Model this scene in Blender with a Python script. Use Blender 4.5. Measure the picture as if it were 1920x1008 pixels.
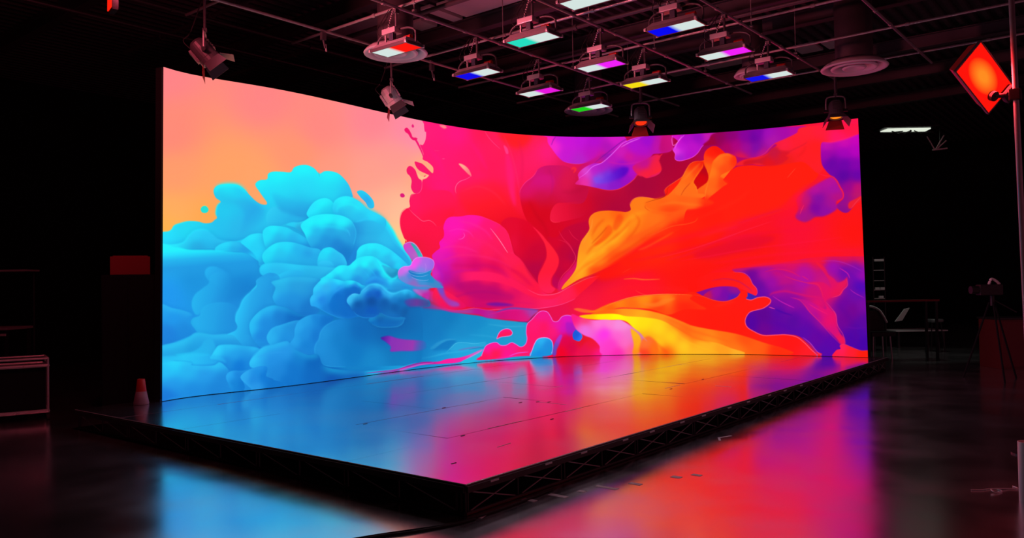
import bpy, bmesh, math, random
import numpy as np
from mathutils import Vector, Matrix

# ------------------------------------------------------------------ camera, world, exposure
scene = bpy.context.scene
for o in list(bpy.data.objects): bpy.data.objects.remove(o)
COL = scene.collection
cam_d = bpy.data.cameras.new('camera'); cam = bpy.data.objects.new('camera', cam_d); COL.objects.link(cam)
cam_d.sensor_width = 36; cam_d.lens = 36 * 1500 / 1920; cam_d.clip_end = 200
EX, EY = (0.6300, 0.7766), (-0.7766, 0.6300)
right, fwd, zup = Vector((EX[0], EY[0], 0)), Vector((EX[1], EY[1], 0)), Vector((0, 0, 1))
PITCH, ROLL = .0215, -.0178
f_ = fwd * math.cos(PITCH) + zup * math.sin(PITCH); u_ = zup * math.cos(PITCH) - fwd * math.sin(PITCH)
R_ = right * math.cos(ROLL) + u_ * math.sin(ROLL); U_ = u_ * math.cos(ROLL) - right * math.sin(ROLL)
cam.matrix_world = Matrix.Translation((-3.91, -3.60, 1.52)) @ Matrix((R_, U_, -f_)).transposed().to_4x4()
scene.camera = cam
vs = scene.view_settings
vs.view_transform = 'Standard'; vs.look = 'None'; vs.exposure = 0; vs.gamma = 1; vs.use_curve_mapping = False
w = bpy.data.worlds.new('world'); scene.world = w; w.use_nodes = True
w.node_tree.nodes['Background'].inputs[0].default_value = (.95, .22, .36, 1)
w.node_tree.nodes['Background'].inputs[1].default_value = .14

# ---------------------------------------------------------------- the picture shown on the LED wall
# Painted layer by layer (soft gradients inside traced outlines) on a numpy canvas, then
# unrolled onto the curved screen.  Tracing sheets: name -> (x, y, scale)
SHEET = {'a': (300, 300, 4), 'b': (300, 520, 4), 'c': (560, 400, 8), 'd': (560, 500, 8), 'e': (740, 200, 4),
         'f': (740, 430, 4), 'g': (1160, 200, 4), 'h': (1160, 430, 4), 'n': (0, 0, 1)}
AX0, AY0, AX1, AY1, AS = 296, 112, 1640, 764, 1.6
AW, AH = int((AX1 - AX0) * AS), int((AY1 - AY0) * AS)
CLOUD = 0
CAN = np.zeros((AH, AW, 3), np.float32)

def hexc(h):
    return np.array([int(h[i:i + 2], 16) / 255 for i in (0, 2, 4)], np.float32)

def pts_of(sheet, s):
    ox, oy, k = SHEET[sheet]
    v = np.array([[float(q) for q in p.split(',')] for p in s.split()], float)
    return np.stack([(ox + v[:, 0] / k - AX0) * AS, (oy + v[:, 1] / k - AY0) * AS], 1)

def spline(p, closed, n=8):
    m = len(p); out = []
    for i in range(m if closed else m - 1):
        a, b, c, d = (p[(i - 1) % m], p[i], p[(i + 1) % m], p[(i + 2) % m]) if closed else \
            (p[max(i - 1, 0)], p[i], p[i + 1], p[min(i + 2, m - 1)])
        for t in np.arange(n) / n:
            out.append(.5 * (2 * b + (c - a) * t + (2 * a - 5 * b + 4 * c - d) * t * t + (3 * b - a - 3 * c + d) * t ** 3))
    if not closed: out.append(p[-1])
    return np.array(out)

def box_of(p, pad):
    x0, y0 = np.floor(p.min(0) - pad).astype(int); x1, y1 = np.ceil(p.max(0) + pad).astype(int) + 1
    return max(x0, 0), max(y0, 0), min(x1, AW), min(y1, AH)

def cover(p, bx):
    """anti-aliased even-odd coverage of polygon p in box bx"""
    x0, y0, x1, y1 = bx; w, h = x1 - x0, y1 - y0; ss = 3
    cov = np.zeros((h, w + 1), np.float32)
    q = np.roll(p, -1, 0)
    ys = (np.arange(h * ss) + .5) / ss + y0
    ymin, ymax = np.minimum(p[:, 1], q[:, 1]), np.maximum(p[:, 1], q[:, 1])
    for k, y in enumerate(ys):
        m = (ymin <= y) & (ymax > y)
        if not m.any(): continue
        a, b = p[m], q[m]
        xs = np.sort(a[:, 0] + (y - a[:, 1]) / (b[:, 1] - a[:, 1]) * (b[:, 0] - a[:, 0])) - x0
        xs = np.clip(xs, 0, w)
        r = cov[k // ss]
        for j in range(0, len(xs) - 1, 2):
            for X, sg in ((xs[j], 1), (xs[j + 1], -1)):
                i = int(X); f = X - i
                if i >= w: continue
                r[i] += sg * (1 - f) / ss
                r[i + 1] += sg * f / ss
    return np.clip(np.cumsum(cov, 1)[:, :w], 0, 1)

def blur(a, s):
    if s < .3: return a
    n = max(1, int(3 * s)); k = np.exp(-np.arange(-n, n + 1) ** 2 / (2 * s * s)); k = (k / k.sum()).astype(np.float32)
    def one(m):
        P = np.pad(m, ((0, 0), (n, n)), mode='edge')
        L = P.shape[1] + 2 * n
        return np.fft.irfft(np.fft.rfft(P, L, axis=1) * np.fft.rfft(k, L), L, axis=1)[:, 2 * n:2 * n + m.shape[1]]
    return one(one(a).T).T.astype(np.float32)

def colour_field(sheet, col, bx):
    """hex | list of (x,y,hex) | ('L',x0,y0,x1,y1,[(t,hex,alpha)..]) -> rgb, alpha"""
    x0, y0, x1, y1 = bx
    if isinstance(col, str): return hexc(col), 1.0
    X, Y = np.meshgrid(np.arange(x0, x1), np.arange(y0, y1)); ox, oy, k = SHEET[sheet]
    if col[0] == 'L':
        a = np.array([(ox + col[1] / k - AX0) * AS, (oy + col[2] / k - AY0) * AS]); b = np.array([(ox + col[3] / k - AX0) * AS, (oy + col[4] / k - AY0) * AS])
        d = b - a; t = ((X - a[0]) * d[0] + (Y - a[1]) * d[1]) / (d @ d)
        T = [s[0] for s in col[5]]; C = np.array([hexc(s[1]) for s in col[5]]); A = [s[2] if len(s) > 2 else 1 for s in col[5]]
        return np.stack([np.interp(t, T, C[:, i]) for i in range(3)], 2).astype(np.float32), np.interp(t, T, A).astype(np.float32)
    num = np.zeros((y1 - y0, x1 - x0, 3), np.float32); den = np.zeros((y1 - y0, x1 - x0), np.float32)
    q = np.array([[c[0], c[1]] for c in col], float) / k * AS; dd = np.sqrt(((q[:, None] - q[None]) ** 2).sum(2)) + np.eye(len(q)) * 1e6
    soft = float(np.mean(dd.min(1)) * .62) ** 2
    for c in col:
        px, py = (ox + c[0] / k - AX0) * AS, (oy + c[1] / k - AY0) * AS
        w = ((X - px) ** 2 + (Y - py) ** 2 + soft) ** -2. * 1e6
        if len(c) > 3: w = w * c[3]
        w = w.astype(np.float32)
        num += w[..., None] * hexc(c[2]); den += w
    return num / den[..., None], 1.0

def S(sheet, pts, col, f=0, a=1, lit=(), raw=0):
    """filled shape; f feather, lit = [(hex, angle, size, strength)] edge relief"""
    p = pts_of(sheet, pts)
    if not raw: p = spline(p, True)
    pad = 3 + f * AS * 3; bx = box_of(p, pad)
    if bx[2] <= bx[0] or bx[3] <= bx[1]: return
    m = cover(p, bx); hard = m
    if f: m = blur(m, f * AS)
    rgb, al = colour_field(sheet, col, bx)
    if CLOUD and a == 1 and not lit and not isinstance(col, tuple):
        lit = [('0a70c8', -60, 13, .2), ('30dcff', 120, 5, .36)]
        b2 = box_of(p, 14 * AS); sh = blur(cover(p, b2), 4.5 * AS)[..., None] * .34
        s2 = CAN[b2[1]:b2[3], b2[0]:b2[2]]; s2[:] = s2 * (1 - sh) + s2 * np.array([.3, .72, .86], np.float32) * sh
    sub = CAN[bx[1]:bx[3], bx[0]:bx[2]]
    rgb = np.broadcast_to(rgb, sub.shape).copy()
    for L in lit:
        s = L[2] * AS; G = blur(hard, s)
        dx, dy = np.cos(np.radians(L[1])) * s, -np.sin(np.radians(L[1])) * s
        ix, iy = int(round(dx)), int(round(dy))
        Gs = np.zeros_like(G)
        h, w = G.shape
        ys0, ys1, xs0, xs1 = max(0, -iy), min(h, h - iy), max(0, -ix), min(w, w - ix)
        if ys1 > ys0 and xs1 > xs0: Gs[ys0:ys1, xs0:xs1] = G[ys0 + iy:ys1 + iy, xs0 + ix:xs1 + ix]
        e = np.clip((G - Gs) * L[3] * 2.2, 0, 1)[..., None]
        rgb = rgb * (1 - e) + hexc(L[0]) * e
    m = (m * al * a)[..., None]
    sub[:] = sub * (1 - m) + rgb * m

def K(sheet, pts, col, w=1.2, a=1, f=.3, taper=1):
    """brush stroke along an open curve, w px wide, tapering to its ends"""
    p = spline(pts_of(sheet, pts), False, 10)
    d = np.gradient(p, axis=0); n = np.stack([-d[:, 1], d[:, 0]], 1) / (np.linalg.norm(d, axis=1)[:, None] + 1e-6)
    t = np.linspace(0, 1, len(p))[:, None]
    wd = w * AS / 2 * (np.sin(np.pi * t) ** .5 if taper else 1)
    poly = np.concatenate([p + n * wd, (p - n * wd)[::-1]])
    bx = box_of(poly, 3 + f * AS * 3)
    if bx[2] <= bx[0] or bx[3] <= bx[1]: return
    m = blur(cover(poly, bx), f * AS)[..., None] * a
    sub = CAN[bx[1]:bx[3], bx[0]:bx[2]]
    sub[:] = sub * (1 - m) + hexc(col) * m

CY, SK, MB_, DB = '22ecff', '24b8f0', '1c92e0', '0070cc'
# --- peach sky
S('n', '290,100 1000,100 1000,700 290,700', [(310, 130, 'ff8488'), (500, 180, 'ff8584'), (700, 225, 'ff8592'), (320, 250, 'ff8a78'), (330, 330, 'ff9c6c'),
  (330, 400, 'ffac62'), (390, 420, 'ffa850'), (320, 430, 'ffb648'), (430, 330, 'ffa266'), (480, 340, 'ffa368'), (560, 290, 'ff9670'), (620, 330, 'ff9a80'), (600, 240, 'ff8882'), (700, 330, 'ff9e8c'), (745, 300, 'ff9a90'),
  (720, 390, 'ffb090'), (745, 400, 'ffc09c'), (750, 440, 'ffcf96'), (745, 470, 'ffc850'), (770, 240, 'ff86a0'), (790, 250, 'ff90b4'), (500, 380, 'ffa866'), (800, 320, 'ffb07c')], raw=1)
# --- the red and pink mass
S('n', '791,100 796,232 800,248 799,262 794,272 789,272 795,288 794,299 803,304 813,314 812,324 804,329 797,330 794,337 792,345 790,358 783,363 775,367 769,376 770,388 763,392 755,400 751,415 753,430 758,445 765,458 760,470 760,700 1645,700 1645,100',
  [(800, 240, 'ff1c78'), (860, 250, 'ff1684'), (905, 245, 'ff1850'), (940, 260, 'ff1c60'), (975, 255, 'ff1c24'), (1010, 258, 'ff1c50'), (1025, 280, 'ff1888'), (820, 290, 'ff1672'),
   (850, 330, 'ff166c'), (880, 300, 'ff1668'), (830, 350, 'ff1478'), (800, 380, 'ff1250'), (775, 420, 'ff124c'), (800, 430, 'ff1044'), (780, 460, 'f01438'), (900, 370, 'ff1838'), (905, 400, 'ff1626'),
   (870, 400, 'ff1240'), (950, 360, 'ff1634'), (930, 320, 'ff1658'), (960, 330, 'ff1668'), (1000, 300, 'ff1a64'), (1000, 340, 'ff1458'), (980, 380, 'ff1434'), (960, 430, 'e60428'), (960, 470, 'd20030'),
   (1000, 500, 'cc0034'), (1030, 400, 'da0016'), (1010, 440, 'e80420'), (1060, 430, 'd60024'), (1090, 380, 'd8001c'), (1130, 370, 'b8002c'), (1110, 330, 'd40848'), (1070, 310, 'e00c58'), (1150, 390, 'aa0038'),
   (1200, 345, 'a40038'), (1250, 300, 'a80034'), (1280, 330, 'b00030'), (1080, 470, 'c40038'), (1110, 440, 'be0038'), (1090, 500, 'd00030'), (1060, 500, 'd8002c'), (1050, 530, 'f41030'), (1140, 320, 'dc0c30'),
   (1330, 250, '98005c'), (1380, 290, 'a80078'), (1400, 255, '8c00a0'), (1380, 330, 'd00048'), (1450, 240, '8c009c'),
   (1390, 350, 'ff1c0a'), (1480, 350, 'ff1408'), (1420, 420, 'ff1208'), (1340, 400, 'ff200a'), (1350, 460, 'ff1408'), (1500, 250, 'ff1430'), (1530, 300, 'ff1420'), (1580, 250, 'ff144c'), (1600, 450, 'ff1408'),
   (1250, 480, 'ff1808'), (1300, 520, 'ff120a'), (1400, 500, 'fa1014'), (1500, 440, 'fa0c30'), (1200, 540, 'ff1028'), (1150, 570, 'ff1430'), (1100, 570, 'f8143c'), (1050, 590, 'e80c50'), (1300, 590, 'ff120a'),
   (1400, 600, 'ff120a'), (1550, 480, 'ff1020'), (1600, 480, 'f81030'), (1300, 650, 'ff6010'), (1450, 660, 'ff1a0a')])
K('n', '762,240 768,246 772,257 780,262 786,272 792,285 795,295', 'f41470', 3.6)
S('e', '78,170 95,158 112,172 130,205 140,232 160,232 176,240 165,252 140,250 122,232 105,205 85,190', 'f41268')
S('e', '133,138 142,132 150,148 142,158 133,150', 'e82078'); S('e', '46,662 60,652 76,660 80,675 66,684 50,678', 'e01878')
S('e', '95,470 112,448 135,452 160,478 172,510 185,540 208,560 205,620 185,652 150,650 128,610 132,560 120,525 98,500', 'f81568')
S('e', '155,415 180,418 215,432 255,470 292,510 270,516 230,500 190,480 165,450', 'fa1668')
S('e', '225,410 262,432 292,462 290,500 255,465 215,425', 'ffa880', f=.4)
S('e', '175,500 200,520 228,528 240,518 262,516 240,540 205,548 188,536', 'ffba90', f=.4)
S('e', '340,138 380,138 395,158 372,164', 'ff8088', f=.8)
# petals on the left of the pink mass
S('e', '130,660 170,655 200,640 260,630 420,640 460,760 420,850 330,900 295,875 262,858 215,860 175,830 140,800 118,740 118,690', [(150, 700, 'ff1664'), (250, 700, 'ff1458'), (400, 700, 'ff1450'), (300, 850, 'ff1240'), (420, 830, 'ff1234')], f=.3, a=.75)
K('e', '110,765 140,800 175,830 215,860 262,856 292,870 320,900', 'ff6a90', 1.0, .9); K('e', '120,765 85,768 55,800 45,850 50,920 75,975', 'ff5a70', 1.6, .6)
K('e', '135,650 180,652 205,625 210,580 205,550', 'ff6a98', 1.0, .7); K('e', '120,720 122,690 135,670 170,655', 'c01050', .8, .5)
S('e', '485,430 520,436 560,470 582,522 560,510 530,480', [(500, 440, 'ffb090'), (570, 500, 'ff7a80')], f=.5); K('e', '582,520 540,545 495,562 468,590 460,625 468,655', 'ff86b0', 1.3)
S('e', '468,655 475,590 530,550 600,530 650,500 720,530 780,580 840,680 920,780 1000,880 1080,960 1120,1010 760,1010 640,850 560,800 500,720', ('L', 600, 480, 760, 1000, [(0, 'ff1478', .95), (.25, 'ff1840', .9), (.5, 'ff1628', .9), (1, 'e8041e', .9)]), f=5)
S('e', '850,340 880,400 900,500 905,600 912,720 905,745 870,660 850,560 840,440 836,360', 'ff1a70', f=2.5, a=.85)
S('e', '822,290 850,310 858,350 840,350', 'ff3e88', f=.6, a=.9); K('e', '680,182 710,230 750,275 800,320', 'ff5c9c', 1, .6); K('e', '300,330 340,332', 'ff4a88', .8, .6); K('e', '360,392 382,392', 'ff70a0', .8, .8)
S('e', '790,195 1020,210 1010,260 960,300 900,305 840,275 800,235', 'ff1c20', f=4, a=.8)
# dark folds right of it
S('e', '942,660 950,620 985,570 1050,520 1080,470 1130,445 1200,440 1300,450 1400,520 1460,600 1420,720 1290,740 1240,860 1300,900 1340,1010 1130,1010 1050,940 990,840 960,760', [(1000, 620, 'e00c62'), (1100, 550, 'd40c7c'), (1180, 500, 'd00a62'), (1100, 680, 'cc0838'), (1020, 760, 'de0014'), (1120, 800, 'd60018'), (1300, 560, 'dc1048'), (1400, 620, 'c4043c'), (1150, 930, 'd80020')], f=.5)
K('e', '945,650 950,620 985,570 1040,525 1075,475', 'ff3c98', 1.2, .7)
S('e', '960,640 1000,600 1100,520 1190,520 1200,600 1150,690 1060,720 980,720', ('L', 1080, 560, 1080, 730, [(0, 'd80c78', .8), (1, 'd80c50', 0)]), f=2)
S('e', '1170,840 1180,780 1220,728 1300,720 1420,700 1500,690 1480,760 1420,820 1320,850 1240,866 1190,868', ('L', 1180, 800, 1460, 720, [(0, 'f0143c'), (.4, 'e40a34', .9), (1, 'c00838', 0)]), f=.4); K('e', '1172,845 1200,868 1250,866', 'ff3c50', 1, .7)
K('e', '1330,475 1345,460 1362,470 1345,500', 'ff2a30', 4.5, .7, .8)
# --- blue clouds: body
S('a', '-30,552 60,545 90,530 110,500 160,480 220,466 290,468 340,480 390,475 415,455 432,440 425,400 435,350 460,318 425,290 408,250 415,215 450,192 520,184 590,192 640,225 680,270 720,310 760,335 800,340 806,322 780,285 745,235 720,195 730,170 760,155 808,148 815,110 850,92 920,92 985,95 1010,60 1060,42 1110,42 1160,65 1200,105 1240,88 1300,90 1350,110 1400,160 1430,210 1452,278 1440,285 1500,315 1560,370 1640,410 1700,460 1750,530 1780,590 1820,650 1870,720 1900,780 1925,840 1900,930 1960,1000 1980,1100 1900,1250 1600,1900 -30,1900 -30,560',
  [(40, 560, '22e4ff'), (200, 490, '20dcf4'), (300, 480, '22d8f4'), (520, 210, '1cf8ff'), (600, 240, '20c8f4'), (500, 300, '24b8e8'), (470, 370, '20d0f4'), (430, 470, '24c0f0'), (700, 380, '24b0ec'), (750, 180, '1cfcff'), (900, 110, '1cfcff'), (1080, 60, '1cfcff'), (1280, 105, '1cf8ff'), (800, 250, '22d8f8'), (950, 220, '22dcf8'), (1100, 180, '24d8f8'),
   (1000, 330, '24c4f0'), (1300, 220, '20d8f4'), (1400, 260, '24bcf0'), (1050, 400, '2098dc'), (880, 420, '28c8f0'), (1560, 420, '24d0f8'), (1700, 500, '20e0ff'), (1600, 560, '28b8ec'), (1500, 600, '1e9ce0'), (1700, 640, '28c0f0'), (1450, 740, '1888d8'), (600, 500, '28b8ec'),
   (60, 800, '1ea8f4'), (200, 780, '1ca0e8'), (400, 760, '1c98e0'), (600, 760, '1c98e0'), (240, 880, '1890dc'), (60, 1000, '1c98f0'), (650, 950, '1484d4'), (500, 1100, '1c8cdc'), (900, 1000, '20a0e0'), (1000, 1150, '1c94dc'), (1300, 1300, '0878c8'), (1600, 1300, '0470c0'), (1800, 1500, '0878c4'),
   (100, 1300, '1c90e8'), (100, 1500, '24b8f4'), (100, 1700, '22a0ec'), (400, 1700, '1c88e0'), (700, 1500, '2094e4'), (900, 1600, '0c70cc'), (1200, 1650, '0464bc'), (1700, 1700, '10a0dc'), (1500, 1640, '0c84cc')], f=.4)
# magenta fan (sheet f)
S('f', '385,-60 420,-90 500,-95 560,-105 640,-100 720,-70 800,-30 850,20 875,90 900,180 960,230 1010,310 1060,380 1090,420 1120,470 1180,490 1260,460 1330,430 1450,370 1540,350 1400,480 1340,530 1250,565 1130,590 1000,600 900,600 800,600 700,590 600,585 500,580 440,590 400,560 340,480 290,420 290,380 285,320 300,290 295,240 285,200 310,170 345,140 340,100 372,60 375,20 370,-10',
  [(430, -60, 'fc14b0'), (600, -80, 'ff14a0'), (450, 0, 'ff14b0'), (400, 80, 'ff14a0'), (350, 130, 'fa10b8'), (700, -20, 'ff1470'), (800, 50, 'ff1858'), (600, 80, 'ff1870'), (500, 150, 'ff1478'), (340, 210, 'e81ab0'), (400, 220, 'e010b0'),
   (700, 170, 'ff1858'), (850, 230, 'ff1a50'), (950, 330, 'ff1a40'), (370, 290, 'c40cb4'), (380, 360, 'b00898'), (470, 280, 'e00c78'), (600, 290, 'd80068'), (750, 290, 'e20454'), (560, 340, 'ff1860'), (700, 350, 'ff1658'), (850, 400, 'ff1458'),
   (600, 420, 'c8046a'), (480, 420, 'b8047c'), (750, 450, 'c80464'), (900, 480, 'e00c60'), (650, 520, 'cc0468'), (420, 480, 'f0104c'), (500, 530, 'e80c54'), (1000, 540, 'f01460'), (1150, 530, 'fc1c60'), (1300, 470, 'ff1c50'), (1050, 450, 'ff1440'), (1400, 420, 'ff1428'), (320, 330, 'd830c0')], f=.3)
K('f', '720,-10 760,40 800,95 835,150 855,180', 'ffa0c0', 1.2, .9); K('f', '855,20 872,90 895,170 870,180', 'ff4080', 1, .4); K('f', '480,75 510,72 530,50 520,25', 'ff60c8', 1.2, .8)
K('f', '640,-100 720,-70 800,-30 850,20', 'ff3a90', 1, .5)
S('f', '440,375 520,330 620,318 740,325 850,360 950,410 1040,465 1120,492 1200,492 1270,465 1200,520 1100,520 980,480 880,430 780,400 680,385 560,385 490,400', ('L', 480, 370, 1150, 500, [(0, 'ff1870', 0), (.15, 'ff1866', .95), (.7, 'ff1650', .95), (1, 'ff1848', .9)]), f=1.2)
K('f', '1000,450 1080,488 1150,492 1230,478 1300,440 1380,400 1460,365 1540,352', 'ff6a90', 1.3, .7)
K('f', '870,300 950,340 1030,420', 'd80048', 5, .5, 2.5); K('f', '420,270 560,275 700,275 800,310 860,370', 'c80468', 6, .6, 3)
S('f', '470,420 560,400 700,420 820,460 900,500 860,540 700,530 560,500', 'b8046c', f=3, a=.6)
for s_, c_, w_ in (('400,20 480,0 560,20 600,70', 'ff38b8', 2), ('340,150 430,130 540,140 640,180', 'ff2c90', 3), ('360,240 480,200 620,200 760,230 880,290', 'ff2478', 4), ('480,-60 580,-40 680,10 740,80', 'ff2c98', 3), ('560,60 680,100 780,170 860,240', 'ff2068', 4),
                   ('330,300 400,330 520,310 640,300', 'c80898', 4), ('420,520 560,480 700,470 840,500', 'a80474', 4), ('600,560 760,540 900,545 1060,560', 'd80c68', 3), ('780,240 880,300 980,380 1060,440', 'e4084c', 4), ('320,250 350,320 370,400', 'b014c0', 5)):
    K('f', s_, c_, w_, .45, w_ * .45)
for s_, c_, w_ in (('980,260 1020,330 1080,400', 'a80040', 4), ('900,40 960,110 1010,190 1050,280', 'c00030', 5), ('1160,120 1200,190 1220,260', 'a80034', 3), ('1100,60 1160,140 1190,210 1180,290 1140,360', 'ff3848', 1.6), ('1300,120 1330,180 1320,240', 'a40038', 3)):
    K('f', s_, c_, w_, .5, w_ * .4)
# river of violet folds beneath
S('f', '690,560 760,548 850,556 900,570 820,578 740,575', '7010a0', f=1.6, a=.9)
S('f', '150,455 230,452 300,470 340,500 300,540 250,530', [(170, 455, 'd048b8'), (300, 500, 'f81870')], f=2)
S('f', '310,440 360,450 420,480 480,520 540,580 470,600 420,600 350,580 290,530', [(330, 455, 'ff1850'), (420, 500, 'f81454'), (400, 590, 'f01060'), (500, 590, 'e80c60')], f=.8)
S('f', '290,380 320,440 350,500 400,560 440,580 490,575 480,550 430,530 390,500 370,440 360,410 330,390', [(310, 400, '4090d8'), (350, 450, '7048c8'), (400, 520, 'b030a8'), (460, 560, 'a040b8')], f=1.6)
# blue river body
S('f', '-400,560 60,560 100,580 200,590 300,595 380,602 450,620 560,638 640,648 720,665 820,680 920,690 1000,700 1010,760 1010,1030 -400,1030', [(-60, 600, '0468b8'), (150, 640, '0468b4'), (400, 660, '0478bc'), (600, 690, '0c88c8'), (800, 720, '1898d0'), (950, 740, '1c9ccc'),
   (60, 760, '0470bc'), (300, 770, '0878c0'), (500, 770, '1288c8'), (700, 820, '1498d0'), (950, 820, '1c9cd0'), (200, 880, '1084cc'), (50, 960, '14a0dc'), (300, 960, '1698d8'), (500, 900, '1ca8e0'), (600, 960, '22b0e4'), (-200, 700, '0878c4'), (-200, 900, '0c80c8')], f=.8)
K('f', '370,590 440,606 520,604 600,592 700,606 790,600 900,600 1000,598 1130,588 1250,565 1340,530 1360,518', 'ff5aa0', 1.2, .8)
S('f', '340,590 420,604 520,606 610,594 700,606 770,612 830,596 900,596 1000,600 1080,610 1050,640 1010,680 990,694 900,680 800,672 700,664 640,640 560,632 450,625 380,610', [(400, 605, 'c03098'), (520, 615, 'a83c9c'), (650, 620, 'c00c90'), (720, 640, 'b0289c'), (800, 640, 'd00c78'), (900, 640, 'dc0c78'), (980, 670, 'e81078'), (1040, 620, '9848b0')], f=1)
K('f', '760,625 830,600 900,592 1000,598 1100,606', '5c48b8', 3.2, .85, .8); K('f', '700,640 800,620 880,606 960,612', 'f0148c', 1.8, .5)
K('f', '920,692 980,694 1010,690 1040,655 1090,618', '402878', 1.4, .8)
K('f', '700,710 850,728 990,725', '48b8e0', 2, .5, 1); K('f', '560,790 700,800 800,820', '30a8dc', 3, .4, 1.2)
S('f', '290,900 340,850 400,822 470,838 440,870 420,900 360,905 300,910', '0470bc', f=2, a=.7); S('f', '270,890 330,845 400,820 470,825 400,835 350,860 300,895', '30a0d8', f=.8, a=.7)
S('f', '420,905 440,870 480,850 560,852 640,852 690,845 670,880 560,900', '28a8dc', f=.8, a=.7); K('f', '390,925 430,885 470,852 540,850 610,856 690,842', '50c0e8', 1.4, .7)
K('f', '480,905 560,890 650,878', '7070c0', 2.4, .8, .8); K('f', '560,900 620,890 680,880', '1870b0', 1.4, .7); K('f', '60,985 250,960 380,930 500,915 600,900', '38b8e8', 2.4, .6, 1)
K('f', '620,760 780,700', '1898d0', 3, .3)
S('f', '150,1000 240,992 330,990 400,970 480,962 560,940 640,905 668,900 640,925 590,955 520,985 450,1000 300,1010 150,1012', [(200, 1000, 'c81488'), (400, 980, 'ff1c9c'), (500, 965, 'ff20a0'), (600, 930, 'd858c0'), (660, 905, 'c080d0')], f=.3)
K('f', '505,990 560,962 620,930 665,905', 'b0a8f0', 1.2, .9)
S('f', '505,990 570,960 640,925 672,905 660,940 640,965 600,985 540,1010', '20b8e0', f=.3)
# violet streak spots
S('f', '-70,890 -75,855 -130,828 -60,820 40,822 110,828 170,845 195,865 180,895 120,908 40,912 -20,905', ('L', -130, 840, 200, 870, [(0, '6818a0'), (.3, '9038b4'), (.75, '9838ac'), (1, '6060b8', .4)]), f=1.3)
S('f', '70,545 130,530 220,540 320,575 400,600 300,600 180,585 90,570', [(100, 555, '7038a0'), (250, 570, 'a02c90'), (360, 596, 'c42c90')], f=2)
# red tail bottom centre
S('f', '624,978 655,945 672,905 690,872 730,852 770,848 800,866 840,866 880,848 910,858 950,880 985,862 998,820 992,770 1000,710 1040,670 1075,630 1110,612 1150,620 1175,655 1195,688 1230,688 1260,655 1300,644 1345,655 1385,690 1410,740 1440,760 1520,790 1600,850 1640,940 1000,948 800,968',
  [(700, 890, 'ff14a0'), (760, 870, 'ff18a0'), (760, 920, 'ff1848'), (680, 950, 'ff1458'), (850, 940, 'ff1490'), (900, 870, 'ff1888'), (960, 900, 'ff1868'), (1100, 640, 'f41488'), (1060, 720, 'ff1670'), (1120, 740, 'ff1460'), (1040, 800, 'ff1468'), (1200, 760, 'ff1870'), (1230, 720, 'f014a0'),
   (1300, 670, 'e410c0'), (1360, 690, 'd010c8'), (1260, 740, 'd010c0'), (1350, 730, 'b010c0'), (1280, 830, 'e00050'), (1260, 920, 'f00028'), (1330, 880, 'd80040'), (1400, 830, 'e81020'), (1480, 800, 'f01420'), (1550, 850, 'f80c50'), (1400, 930, 'ff1450'), (1560, 930, 'ff1490')], f=.3)
K('f', '655,950 672,905 690,872 730,852 770,848 800,868 840,868 880,848 910,858 950,880 985,862 998,820 992,770 1000,710 1040,670 1075,630 1110,612 1150,620 1175,655 1195,688 1230,688 1260,655 1300,644 1345,655 1385,690 1405,730', 'e878e8', 1.3, .9, .3, 0)
K('f', '860,950 920,928 980,920 1010,918', 'e060e8', 1.8, .8); K('f', '760,970 830,960 900,945', 'ff20b0', 3, .6, 1)
S('f', '770,822 780,790 800,762 835,746 870,750 888,775 875,795 840,802 800,806', 'ff185c', lit=[('ff1490', 90, 3, .6)]); K('f', '770,822 780,790 800,762 835,746 870,750 888,775 875,795 840,802 800,808 772,822', 'e0a0f0', 1.1, .95, .3, 0)
S('f', '1024,946 1040,900 1055,860 1075,825 1110,812 1155,815 1185,840 1192,890 1176,942', [(1100, 830, '28b4f4'), (1060, 880, '1ca4e4'), (1150, 870, '1c8ce0'), (1090, 930, '108ce0'), (1180, 900, '1090d8')]); K('f', '1020,948 1038,900 1053,860 1075,825 1110,812 1155,815 1185,840 1192,890 1182,930', 'd8b0ff', 1.4, .9, .3, 0)
S('f', '1190,940 1196,880 1215,830 1245,790 1262,800 1240,860 1222,900 1215,940', [(1200, 900, '5c50c0'), (1250, 810, 'b030c8'), (1215, 920, '8030b0')], f=.8)
S('f', '1290,700 1340,705 1380,735 1400,765 1350,760 1330,800 1300,790', 'a818c0', f=1.6, a=.7)
S('f', '1232,940 1250,860 1290,790 1340,790 1400,800 1420,850 1400,940', [(1250, 920, 'f80020'), (1290, 830, 'e00040'), (1340, 900, 'd80050'), (1400, 840, 'e40c30')], f=3, a=.45)
S('f', '1345,820 1340,785 1365,752 1400,775 1410,805 1392,835 1365,832', [(1370, 790, '1458d8'), (1400, 810, '2870f0')]); K('f', '1400,775 1412,805 1392,835 1362,832', '5c90ff', 1, .8)
S('f', '1400,940 1410,880 1450,840 1520,820 1570,860 1600,940', [(1420, 920, 'e40c50'), (1500, 850, 'f01430'), (1560, 930, 'ff148c')], f=1.5, a=.8)
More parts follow.
